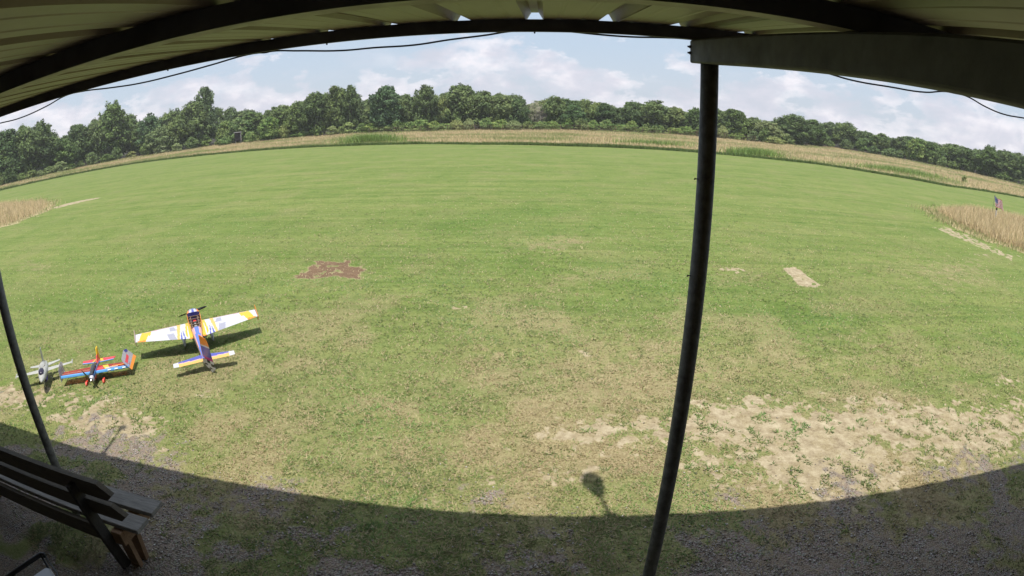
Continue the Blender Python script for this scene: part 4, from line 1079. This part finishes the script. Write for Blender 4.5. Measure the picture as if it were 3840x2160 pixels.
def big_plane():
    t = empty("model_plane", (-4.51, 5.69, .27), (0.13, 0, math.radians(39.3)), label="largest model plane, white wings with yellow stripes, open hatch and orange rudder on the grass", cat="model airplane")
    fan = [(PNK, [(.10, .2), (.62, .2), (.62, .075), (.10, .098)]), (GRY, [(.37, .068), (.31, .071), (.27, -.05), (.37, -.05)]), (GRY, [(.42, -.09), (.33, -.09), (.28, -.3), (.38, -.3)]),
           (LOR, [(.26, .2), (.20, .2), (.262, -.4), (.29, -.4)]), (WHT, [(.20, .2), (.14, .2), (.10, -.4), (.262, -.4)]), (BLU, [(.195, -.05), (.155, -.4), (.185, -.4)]), (BLU, [(.215, -.10), (.205, -.4), (.25, -.4)]),
           (YEL, [(.135, .2), (.0, .2), (.0, -.4), (.105, -.4), (.16, -.2)]), (WHT, [(.127, .0), (.112, .0), (.115, -.4), (.13, -.4)]), (ORG, [(.0, -.305), (.12, -.305), (.12, -.4), (.0, -.4)]),
           (WHT, [(.70, .2), (.9, .2), (.9, -.2), (.80, -.2)]), (YEL, [(.755, .2), (.615, .2), (.655, -.04), (.685, -.015), (.735, -.2), (.84, -.2)]), (ORG, [(.73, -.118), (.84, -.112), (.84, -.2), (.73, -.2)]), (PNK, [(.62, .2), (.75, .2), (.75, .078), (.62, .084)])]
    def wc(c, n):
        if n.z < -.2: return BLU if c.y > -.05 else WHT
        col = WHT
        for k, poly in fan:
            if pip(poly, abs(c.x), c.y): col = k
        return col
    for s in (1, -1):
        w = wing("wing", t, [(s * .07, .13, -.335, 0), (s * .87, .092, -.125, .012)], .105, wc, nspan=90, nch=18)
        mb = MB()   # tip plate
        mb.prism([(.11, -.02), (.13, .045), (.09, .085), (.02, .07), (-.10, .035), (-.15, .02), (-.14, -.03), (-.05, -.085), (.06, -.075)], 'x', s * .874, s * .878)
        p = mb.build("tip_plate", T_film, w); colour_faces(p, lambda c, n, s=s: ORG if s > 0 else PNK)
    # fuselage: cowl, tub with open bay, turtle deck
    def fc(c, n):
        y = c.y
        if y > .20:
            a = abs(c.x)
            if a < .022: return BLU
            if a < .042: return WHT
            if a < .055: return BLU
            return ORG if c.z > -.02 else WHT
        if y > -.2: return ORG if (c.z > .045) else WHT if c.z > .0 else BLU
        k = (c.z - (-.07)) / .17
        if abs(c.x) < .02 + .02 * (y + 1) and n.z > .5: return (.12, .2, .62)
        if n.z > .2: return (.78, .40, .36)
        return ORG if c.z > .015 else WHT if c.z > -.03 else DKB
    mb = MB()
    rings = []
    for y, hw, z0, z1, r in ((.425, .045, -.055, .045, .04), (.41, .072, -.075, .068, .055), (.36, .088, -.085, .085, .06), (.30, .094, -.09, .098, .05), (.215, .096, -.09, .104, .035)):
        rings.append(rrect(hw, z0, z1, r, 6, y))
    mb.loft(rings)
    o = mb.build("cowl", T_film, t); 
    import bmesh
    bm = bmesh.new(); bm.from_mesh(o.data); bmesh.ops.subdivide_edges(bm, edges=bm.edges[:], cuts=2, use_grid_fill=True); bm.to_mesh(o.data); bm.free()
    colour_faces(o, fc)
    # tub: two sides and floor
    mb = MB()
    for s in (1, -1):
        mb.loft([[(s * hw, y, z0), (s * hw, y, z1), (s * (hw - .006), y, z1), (s * (hw - .006), y, z0)] for y, hw, z0, z1 in ((.214, .096, -.09, .075), (.05, .094, -.09, .055), (-.1, .082, -.088, .058), (-.215, .070, -.085, .065))])
    mb.box((-.086, -.21, -.09), (.086, .214, -.084))
    o = mb.build("fuselage_side", T_film, t); colour_faces(o, fc)
    mb = MB()   # frame inside the bay
    for y in (.205, .12, .03, -.05, -.12, -.19):
        hw = .088 if y > 0 else .072
        mb.box((-hw, y - .004, .035), (hw, y + .004, .052)); mb.box((-hw, y - .004, -.08), (-hw + .012, y + .004, .05)); mb.box((hw - .012, y - .004, -.08), (hw, y + .004, .05))
    for x in (-.05, .05): mb.box((x - .004, -.20, .03), (x + .004, .21, .048))
    mb.box((-.07, -.2, .0), (-.062, .2, .03)); mb.box((.062, -.2, .0), (.07, .2, .03))
    mb.build("bay_frame", M_ply, t)
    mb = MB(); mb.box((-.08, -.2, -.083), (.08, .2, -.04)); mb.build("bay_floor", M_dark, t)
    mb = MB(); mb.box((-.024, .07, .0), (.024, .12, .03), bev=.006); mb.build("battery", M_redp, t)
    mb = MB(); mb.box((-.02, -.08, -.01), (.02, -.03, .025), bev=.004); mb.box((-.012, .01, .0), (.012, .035, .03)); mb.build("servo", paint("pale_servo", (.5, .5, .48), .5), t)
    mb = MB(); rings = []
    for i in range(15):
        k = i / 14; y = -.216 - k * .74
        hw = .070 * (1 - k) + .014 * k; z1 = .082 * (1 - k) + .030 * k; z0 = -.085 * (1 - k) - .03 * k
        rings.append(rrect(hw, z0, z1 + .012, hw * .8, 6, y, .0))
    mb.loft(rings); o = mb.build("rear_fuselage", T_film, t); colour_faces(o, fc)
    # tail
    def sc(c, n):
        if abs(c.x) > .33: return WHT
        if c.y > -.885: return BLU
        if c.y > -.90: return PNK
        return LOR
    for s in (1, -1):
        wing("tailplane", t, [(s * .008, -.79, -.955, .0), (s * .32, -.855, -.965, .0), (s * .395, -.865, -.955, .0)], .05, sc, nspan=34, nch=14)
    def vc_(c, n):
        z = c.z
        if z > .21: return ORG
        if z > .19: return WHT
        if z > .06: return BLU
        if z > .03: return MAG
        return WHT if (c.y + .8 * z + 2) % .09 > .035 else BLK
    mb = MB(); mb.prism([(-.72, .035), (-.865, .31), (-.905, .31), (-.915, .0), (-.93, -.02), (-.80, .0)], 'x', -.006, .006)
    o = mb.build("fin", T_film, t)
    bm = bmesh.new(); bm.from_mesh(o.data); bmesh.ops.triangulate(bm, faces=bm.faces[:]); bmesh.ops.subdivide_edges(bm, edges=bm.edges[:], cuts=7, use_grid_fill=True); bm.to_mesh(o.data); bm.free()
    colour_faces(o, lambda c, n: ORG if c.z > .10 else LOR if c.z > .05 else WHT)
    rp = [(0, .335), (-.105, .325), (-.15, .26), (-.18, .04), (-.20, -.07), (-.14, -.13), (-.01, -.06)]
    ca, sa = math.cos(math.radians(34)), math.sin(math.radians(34))
    mb = MB(); nr = 24
    rows = []
    for i in range(nr + 1):
        z = -.127 + (.333 + .127) * i / nr
        # chord limits at this height
        xs_ = []
        for j in range(len(rp)):
            (a0, z0), (a1, z1) = rp[j], rp[(j + 1) % len(rp)]
            if (z0 > z) != (z1 > z): xs_.append(a0 + (a1 - a0) * (z - z0) / (z1 - z0))
        if len(xs_) < 2: xs_ = [-.02, -.03]
        a, b = max(xs_), min(xs_)
        rows.append([(a, .006, z), ((a * 2 + b) / 3, .005, z), ((a + 2 * b) / 3, .004, z), (b, .001, z), (b, -.001, z), ((a + 2 * b) / 3, -.004, z), ((a * 2 + b) / 3, -.005, z), (a, -.006, z)])
    rr = [[(-u * sa + w * ca, -.92 + u * ca + w * sa, z) for u, w, z in r] for r in rows]
    mb.loft(rr); o = mb.build("rudder", T_film, t); colour_faces(o, vc_)
    # undercarriage
    mb = MB()
    for s in (1, -1):
        mb.loft([[(s * .06, .12, -.085), (s * .06, .06, -.085), (s * .06, .06, -.091), (s * .06, .12, -.091)], [(s * .12, .10, -.10), (s * .12, .06, -.10), (s * .115, .06, -.108), (s * .115, .10, -.108)], [(s * .19, .085, -.205), (s * .19, .06, -.205), (s * .183, .06, -.208), (s * .183, .085, -.208)]])
    mb.build("landing_gear", M_carbon, t)
    for s in (1, -1):
        mb = MB(); mb.loft([rrect(w, z0, z1, min(w, (z1 - z0) / 2) * .9, 4, y, s * .205) for y, w, z0, z1 in ((.15, .006, -.225, -.205), (.12, .022, -.25, -.18), (.06, .026, -.255, -.17), (-.02, .016, -.245, -.185), (-.09, .004, -.225, -.21))])
        o = mb.build("wheel_pant", T_film, t); colour_faces(o, lambda c, n: BLU if c.y > .06 and n.z > .3 else WHT)
        wheel(o, s * .205, .06, -.235, .036)
    # propeller, spinner
    mb = MB()
    tilt = math.radians(9)
    for s in (1, -1):
        ring = []
        for u, ch, tw in ((.01, .016, 1.0), (.05, .026, .9), (.12, .036, .6), (.19, .026, .4), (.225, .008, .3)):
            x = s * u * math.cos(tilt); z = .005 + s * u * math.sin(tilt)
            ring.append([(x, .450 + ch * math.sin(tw) * .5, z + s * ch * math.cos(tw) * .5), (x, .453, z), (x, .450 - ch * math.sin(tw) * .5, z - s * ch * math.cos(tw) * .5), (x, .447, z)])
        mb.loft(ring)
    mb.build("propeller", M_carbon, t)
    mb = MB(); mb.loft([[(r * math.cos(a), y, .005 + r * math.sin(a)) for a in np.linspace(0, 2 * math.pi, 15)[:-1]] for y, r in ((.425, .042), (.445, .040), (.475, .028), (.50, .006))])
    mb.build("spinner", paint("purple_spinner", (.12, .08, .35), .3), t)
big_plane()

def film_mat(name, col, tr=.55):
    m, n, bs = new_mat(name); g = NG(n)
    bs.inputs["Base Color"].default_value = (*col, 1); bs.inputs["Roughness"].default_value = .25
    t = g.node("ShaderNodeBsdfTransparent"); t.inputs[0].default_value = (*[min(1, c ** .35 * 1.0) for c in col], 1)
    ms = g.node("ShaderNodeMixShader"); ms.inputs[0].default_value = tr
    out = [x for x in n.nodes if x.type == 'OUTPUT_MATERIAL'][0]
    g.lk(bs.outputs[0], ms.inputs[1]); g.lk(t.outputs[0], ms.inputs[2]); g.lk(ms.outputs[0], out.inputs[0]); return m
F_red = film_mat("clear_red_film", (.62, .12, .08), .66); F_grey = film_mat("clear_film", (.55, .52, .60), .55)
P_blue = paint("sky_blue_film", (.12, .36, .74), .3, .05); P_yel = paint("yellow_film", (.80, .50, .02), .35, .05); P_org = paint("orange_film", (.82, .27, .02), .35, .05)
P_rib = paint("balsa_rib", (.62, .36, .26), .6, .1); P_red = paint("red_film", (.62, .05, .06), .35, .05); P_nav = paint("navy_film", (.035, .045, .20), .35, .1); P_wht = paint("white_film", (.72, .72, .74), .35, .05)
def small_plane():
    t = empty("model_plane", (-5.375, 4.40, .125), (-.02, 0, math.radians(-148)), label="small model plane with see-through red wings and sky blue leading edges between the two others", cat="model airplane")
    t.scale = (1, .85, 1)
    sp = .50
    # local: y forward (towards the shelter). leading edge at .06, trailing edge at -.16
    for s in (1, -1):
        def X(a): return s * a
        w = empty("wing", (0, 0, 0)); w.parent = t
        def bx(x0, x1, y0, y1, z0, z1, mat, name):
            mb = MB(); mb.box((min(X(x0), X(x1)), y0, z0), (max(X(x0), X(x1)), y1, z1)); return mb.build(name, mat, w)
        mb = MB(); mb.loft([[(X(x), le, -.002), (X(x), le - .012, .016), (X(x), le - .045, .018), (X(x), le - .045, -.014), (X(x), le - .012, -.012)] for x, le in ((.03, .065), (sp, .045))]); mb.build("leading_edge", P_blue, w)
        mb = MB()
        for x in (.10, .18, .26, .34, .42):
            le = .065 - .02 * x / sp; te = -.195 + .03 * x / sp
            mb.prism([(le - .045, -.012), (le - .045, .016), (te + .02, .004), (te + .02, -.002)], 'x', X(x) - .0022, X(x) + .0022)
        mb.prism([(-.045, -.010), (-.045, .0165), (-.052, .0165), (-.052, -.010)], 'x', min(X(.03), X(sp)), max(X(.03), X(sp)))
        mb.build("rib", P_rib, w)
        mb = MB()
        for z0, z1 in ((.0175, .0035), (-.0125, -.0045)):
            mb.add([(X(.03), .02, z0), (X(sp), .0, z0), (X(sp), -.16, z1), (X(.03), -.195, z1)], [(0, 1, 2, 3)])
        mb.build("wing_film", F_red, w)
        mb = MB(); mb.loft([[(X(x), te + .022, .0045), (X(x), te, .0), (X(x), te + .022, -.0055)] for x, te in ((.03, -.195), (sp, -.16))]); mb.build("trailing_edge", P_red, w)
        if s > 0: continue
        mb = MB(); a, b = (.16, .23)
        mb.add([(X(a), .016, .0195), (X(b), .012, .0195), (X(b - .06), -.160, .0055), (X(a - .07), -.163, .0055)], [(0, 1, 2, 3)]); mb.build("yellow_stripe", P_yel, w)
        mb = MB(); mb.add([(X(.03), .02, .0192), (X(.15), .017, .0192), (X(.08), -.16, .0052), (X(.03), -.162, .0052)], [(0, 1, 2, 3)]); mb.build("root_panel", P_red, w)
        mb = MB(); mb.add([(X(.16), -.002, .0205), (X(.34), -.008, .0205), (X(.34), -.03, .019), (X(.16), -.026, .019)], [(0, 1, 2, 3)]); mb.build("white_stripe", P_wht, w)
        for x0 in ((.20, .30, .41) if s < 0 else ()):
            mb = MB(); mb.add([(X(x0), .060, .0085), (X(x0 + .05), .058, .0085), (X(x0 + .045), .046, .0185), (X(x0 + .005), .048, .0185)], [(0, 1, 2, 3)]); mb.build("edge_sparkle", P_wht, w)  # white dabs painted as the sparkle along the leading edge
        mb = MB(); mb.add([(X(.25), -.04, .0185), (X(.47), -.045, .0185), (X(.47), -.075, .0165), (X(.25), -.075, .0165)], [(0, 1, 2, 3)]); mb.build("orange_stripe", P_org, w)
    # side force plates on both wing tips
    for s in (-1, 1):
        g = empty("tip_plate", (s * (sp + .004), 0, 0)); g.parent = t
        if s < 0: g.rotation_euler = (0, math.radians(42), 0)
        L = -.42 if s < 0 else -.22
        mb = MB(); mb.prism([(.06, -.01), (.05, .10), (-.02, .135), (L * .75, .15), (L, .12), (L, .0)], 'x', -.0015, .0015); mb.build("clear_panel", F_grey, g)
        mb = MB(); mb.prism([(.06, -.05), (.06, -.012), (L, -.002), (L - .01, -.05)], 'x', -.002, .002)
        mb.build("lower_strip", P_org if s < 0 else P_wht, g)
        mb = MB(); mb.prism([(L, .118), (L * .75, .148), (L * .7, .105), (L + .03, .085)], 'x', -.003, .003); mb.build("corner_panel", P_nav if s < 0 else P_wht, g)
        mb = MB(); mb.prism([(-.02, .035), (L * .6, .05), (L * .65, .09), (-.02, .075)], 'x', -.003, .003); mb.build("inner_panel", P_red if s < 0 else F_grey, g)
    # fuselage
    mb = MB(); mb.loft([rrect(w, z0, z1, w * .8, 4, y) for y, w, z0, z1 in ((.27, .018, -.02, .02), (.24, .030, -.04, .035), (.1, .034, -.05, .045), (-.12, .030, -.04, .05), (-.40, .012, -.005, .03))]); o = mb.build("fuselage", T_film, t)
    import bmesh
    bm = bmesh.new(); bm.from_mesh(o.data); bmesh.ops.subdivide_edges(bm, edges=bm.edges[:], cuts=4, use_grid_fill=True); bm.to_mesh(o.data); bm.free()
    colour_faces(o, lambda c, n: WHT if abs(c.y - .235) < .03 or abs(c.y + .08) < .02 else RED if c.y < -.2 or (c.z < -.01 and c.y > 0) else DKB if c.z > .0 else (.35, .36, .40))
    mb = MB(); mb.loft([rrect(w, z0, z1, w * .7, 4, y) for y, w, z0, z1 in ((.20, .020, .025, .048), (.10, .026, .03, .085), (-.02, .026, .03, .095), (-.16, .018, .03, .06), (-.22, .010, .03, .045))]); mb.build("canopy", paint("smoke_canopy", (.05, .055, .06), .12), t)
    mb = MB(); mb.prism([(.255, .03), (.1, .048), (-.12, .052), (-.35, .034), (-.35, .024), (-.1, .03), (.1, .028)], 'x', -.0355, -.0345); mb.prism([(.255, .03), (.1, .048), (-.12, .052), (-.35, .034), (-.35, .024), (-.1, .03), (.1, .028)], 'x', .0345, .0355); mb.build("side_stripe", P_blue, t)
    mb = MB()
    for s in (1, -1): mb.prism([(s * .01, -.29), (s * .23, -.32), (s * .25, -.42), (s * .01, -.43)], 'z', .012, .016)
    mb.build("tailplane", P_red, t)
    mb = MB()
    for s in (1, -1): mb.prism([(s * .01, -.280), (s * .232, -.308), (s * .236, -.330), (s * .01, -.300)], 'z', .010, .018)
    mb.build("tail_edge", P_blue, t)
    mb = MB()
    for s in (1, -1): mb.prism([(s * .03, -.33), (s * .09, -.31), (s * .05, -.42), (s * .02, -.42)], 'z', .0165, .0185)
    mb.build("tail_stripe", P_yel, t)
    mb = MB(); mb.prism([(-.30, .03), (-.38, .17), (-.46, .18), (-.46, .0), (-.42, -.01)], 'x', -.006, .006); mb.build("fin", P_yel, t)
    mb = MB(); mb.prism([(-.24, .035), (-.31, .10), (-.40, .10), (-.40, .01)], 'x', -.0075, .0075); mb.build("fin_root", P_red, t)
    mb = MB(); mb.tube([(-.12, .13, -.095), (-.03, .12, -.045), (.03, .12, -.045), (.12, .13, -.095)], .004, 6); mb.build("landing_gear", M_carbon, t)
    for s in (1, -1):
        mb = MB(); mb.loft([rrect(w, z0, z1, w * .9, 4, y, s * .125) for y, w, z0, z1 in ((.18, .004, -.10, -.09), (.14, .014, -.115, -.065), (.08, .013, -.115, -.07), (.02, .003, -.10, -.085))]); o = mb.build("wheel_pant", paint("bright_red", (.85, .06, .03), .35, .05), t)
        wheel(o, s * .125, .12, -.100, .022, .012)
    mb = MB(); tl = math.radians(58)
    for s in (1, -1):
        ring = []
        for u, ch in ((.008, .01), (.05, .024), (.12, .024), (.175, .008)):
            x = s * u * math.cos(tl); z = s * u * math.sin(tl); px, pz = -math.sin(tl), math.cos(tl)
            ring.append([(x + px * ch * .6, .292 + ch * .3, z + pz * ch * .6), (x, .293, z), (x - px * ch * .6, .288 - ch * .3, z - pz * ch * .6), (x, .290, z)])
        mb.loft(ring)
    mb.build("propeller", paint("grey_prop", (.10, .11, .10), .35), t)
    mb = MB(); mb.loft([[(r * math.cos(a), y, r * math.sin(a)) for a in np.linspace(0, 2 * math.pi, 13)[:-1]] for y, r in ((.27, .017), (.29, .017), (.31, .004))]); mb.build("spinner", M_alu, t)
small_plane()

def jet():
    t = empty("model_jet", (-6.18, 4.12, .165), (.0, 0, math.radians(-135)), label="pale grey model jet fighter with tall fin, leftmost of the parked planes", cat="model airplane")
    t.scale = (1.08, .66, 1)
    P = paint("jet_grey", (.40, .40, .37), .5, .12, 16); D = paint("jet_dark", (.03, .025, .05), .2); P2 = paint("jet_shade_purple", (.13, .10, .34), .5)  # purple tone puts the jet's shadow side into the intake colour
    mb = MB(); mb.loft([rrect(w, z0, z1, min(w, (z1 - z0) / 2) * .9, 5, y) for y, w, z0, z1 in ((.57, .004, .004, .012), (.50, .022, -.018, .028), (.40, .040, -.035, .045), (.28, .050, -.045, .060), (.12, .060, -.055, .070), (-.05, .070, -.060, .070), (-.25, .062, -.055, .062), (-.42, .045, -.045, .045), (-.46, .038, -.038, .038))])
    mb.build("fuselage", P, t, True)
    mb = MB(); mb.loft([rrect(w, z0, z1, w * .9, 5, y) for y, w, z0, z1 in ((.36, .010, .04, .052), (.32, .030, .04, .078), (.24, .036, .045, .098), (.15, .030, .05, .092), (.08, .012, .055, .075))]); mb.build("canopy", D, t, True)
    mb = MB(); mb.loft([rrect(w, z0, z1, w * .6, 5, y) for y, w, z0, z1 in ((.22, .046, -.088, -.048), (.05, .048, -.085, -.045), (-.2, .03, -.065, -.045))]); mb.build("intake", P2, t)
    mb = MB(); mb.loft([rrect(w, z0, z1, w * .6, 5, y) for y, w, z0, z1 in ((.225, .036, -.080, -.055), (.2205, .038, -.081, -.054))]); mb.build("intake_mouth", D, t)
    mb = MB(); mb.loft([rrect(w, z0, z1, w * .9, 5, y) for y, w, z0, z1 in ((.10, .012, .066, .07), (-.05, .040, .05, .098), (-.30, .03, .04, .075))]); mb.build("spine", P, t, True)
    for s in (1, -1):
        mb = MB()
        mb.loft([[(s * x, le, z), (s * x, (le + te) / 2, z + th), (s * x, te, z), (s * x, (le + te) / 2, z - th)] for x, le, te, z, th in ((.05, .16, .04, .0, .008), (.062, .02, -.17, .0, .012), (.40, -.08, -.16, .0, .005))])
        w = mb.build("wing", P, t)
        mb = MB(); mb.loft([rrect(r, -r, r, r * .9, 4, y, s * .408) for y, r in ((-.02, .001), (-.06, .007), (-.24, .007), (-.28, .003))]); mb.build("tip_rail", P, w)
        mb = MB(); mb.prism([(s * .05, -.30), (s * .22, -.43), (s * .22, -.50), (s * .05, -.47)], 'z', -.012, -.006); mb.build("tailplane", P, t)
    mb = MB(); mb.loft([[(.006, a, z), (0, (a * 3 + b) / 4, z), (-.006, a, z), (0, b, z)] for z, a, b in ((.05, -.18, -.44), (.10, -.26, -.45), (.225, -.38, -.49))])
    mb.v = [Vector((p.x, p.y, p.z)) for p in mb.v]
    mb.build("fin", P, t)
    mb = MB(); mb.tube([(0, -.46, 0), (0, -.50, 0)], [.034, .030], 14); mb.build("exhaust", M_carbon, t)
    for q in (((0, .30, -.05), (0, .30, -.15)), ((.04, -.05, -.05), (.10, -.06, -.15)), ((-.04, -.05, -.05), (-.10, -.06, -.15))):
        mb = MB(); mb.tube(q, .006, 6); mb.build("gear_strut", M_alu, t)
    for x, y, r in ((0, .30, .018), (.105, -.06, .022), (-.105, -.06, .022)): wheel(t, x, y, -.17 + r, r, .014)
jet()

# ------------------------------------------------------------------ small flag on a stick in the straw patch
def flag():
    t = empty("small_flag", (20.63, 19.36, 0), label="small stars and stripes flag on a thin stick in the straw grass on the right", cat="flag")
    mb = MB(); mb.tube([(0, 0, -.1), (.03, -.02, 1.24)], .009, 6); mb.build("stick", paint("dull_stick", (.16, .15, .13), .7), t)
    nx, nz = 38, 26
    Wd, Hd = .76, .46
    d = Vector((.36, -.355, 0)).normalized(); nrm = Vector((.7, .7, 0))
    v = []
    for j in range(nz + 1):
        for i in range(nx + 1):
            u = i / nx; w = j / nz
            droop = .22 * u ** 1.3 + .05 * math.sin(u * 5 + w)
            out = .72 * Wd * u
            rip = .045 * math.sin(u * 11 + w * 1.8) * (u + .15)
            p = Vector((.03, -.02, 1.20)) + d * out * (.78 + .25 * w) + nrm * rip - Vector((0, 0, Hd * w + droop * (1 - .1 * w)))
            p += d * .10 * w * (1 - u)
            v.append(p)
    f = []; mi = []
    for j in range(nz):
        for i in range(nx):
            f.append((j * (nx + 1) + i, j * (nx + 1) + i + 1, (j + 1) * (nx + 1) + i + 1, (j + 1) * (nx + 1) + i))
            u = (i + .5) / nx; w = (j + .5) / nz
            if u < .4 and w < 7 / 13:
                si = int(u / .4 * 15); sj = int(w / (7 / 13) * 13)
                mi.append(2 if (si % 2 == 1 and sj % 3 == 1 and i % 1 == 0) else 1)
            else: mi.append(0 if int(w * 13) % 2 == 0 else 2)
    o = mesh_obj("flag_cloth", v, f, [leafless("flag_red", (.60, .08, .10)), leafless("flag_blue", (.06, .08, .30)), leafless("flag_white", (.85, .84, .82))], t, True, mi)
    s = empty("marker_stake", (20.3, 18.75, 0), label="short pale stake with a dark cap in the straw grass below the flag", cat="stake")
    mb = MB(); mb.box((-.035, -.02, -.1), (.035, .02, .62)); mb.build("stake", paint("pale_stake", (.6, .56, .48), .7), s)
    mb = MB(); mb.box((-.04, -.025, .62), (.04, .025, .70)); mb.build("cap", M_carbon, s)
def leafless(name, col):
    m, n, bs = new_mat(name); g = NG(n); bs.inputs["Base Color"].default_value = (*col, 1); bs.inputs["Roughness"].default_value = .8
    tr = g.node("ShaderNodeBsdfTranslucent"); tr.inputs[0].default_value = (*col, 1); ms = g.node("ShaderNodeMixShader"); ms.inputs[0].default_value = .35
    out = [x for x in n.nodes if x.type == 'OUTPUT_MATERIAL'][0]
    g.lk(bs.outputs[0], ms.inputs[1]); g.lk(tr.outputs[0], ms.inputs[2]); g.lk(ms.outputs[0], out.inputs[0]); return m
flag()

# ------------------------------------------------------------------ summer haze: one closed box of thin air round everything
def haze():
    mb = MB(); mb.box((-260, -60, -1.5), (260, 240, 16))
    m = bpy.data.materials.new("haze"); m.use_nodes = True; n = m.node_tree; n.nodes.clear()
    out = n.nodes.new("ShaderNodeOutputMaterial"); v = n.nodes.new("ShaderNodeVolumePrincipled")
    v.inputs["Color"].default_value = (1, .98, .95, 1); v.inputs["Density"].default_value = .0007; v.inputs["Anisotropy"].default_value = .2
    n.links.new(v.outputs[0], out.inputs["Volume"])
    o = mb.build("haze", m); tag(o, "thin summer haze over the field and the wood", "haze", kind="stuff")
haze()
S.cycles.volume_bounces = 0

# two neighbours that would share a label say which of the pair they are
seen = {}
for o in list(S.objects):
    if o.parent is None and "label" in o.keys() and o["label"].startswith(("low ", "taller ", "lower ", "middling ")):
        seen.setdefault(o["label"], []).append(o)
for lab, obs in seen.items():
    if len(obs) == 2:
        obs.sort(key=lambda q: math.atan2(q.location.x, q.location.y))
        obs[0]["label"] = "left-hand " + lab.replace("low full", "full"); obs[1]["label"] = "right-hand " + lab.replace("low full", "full")
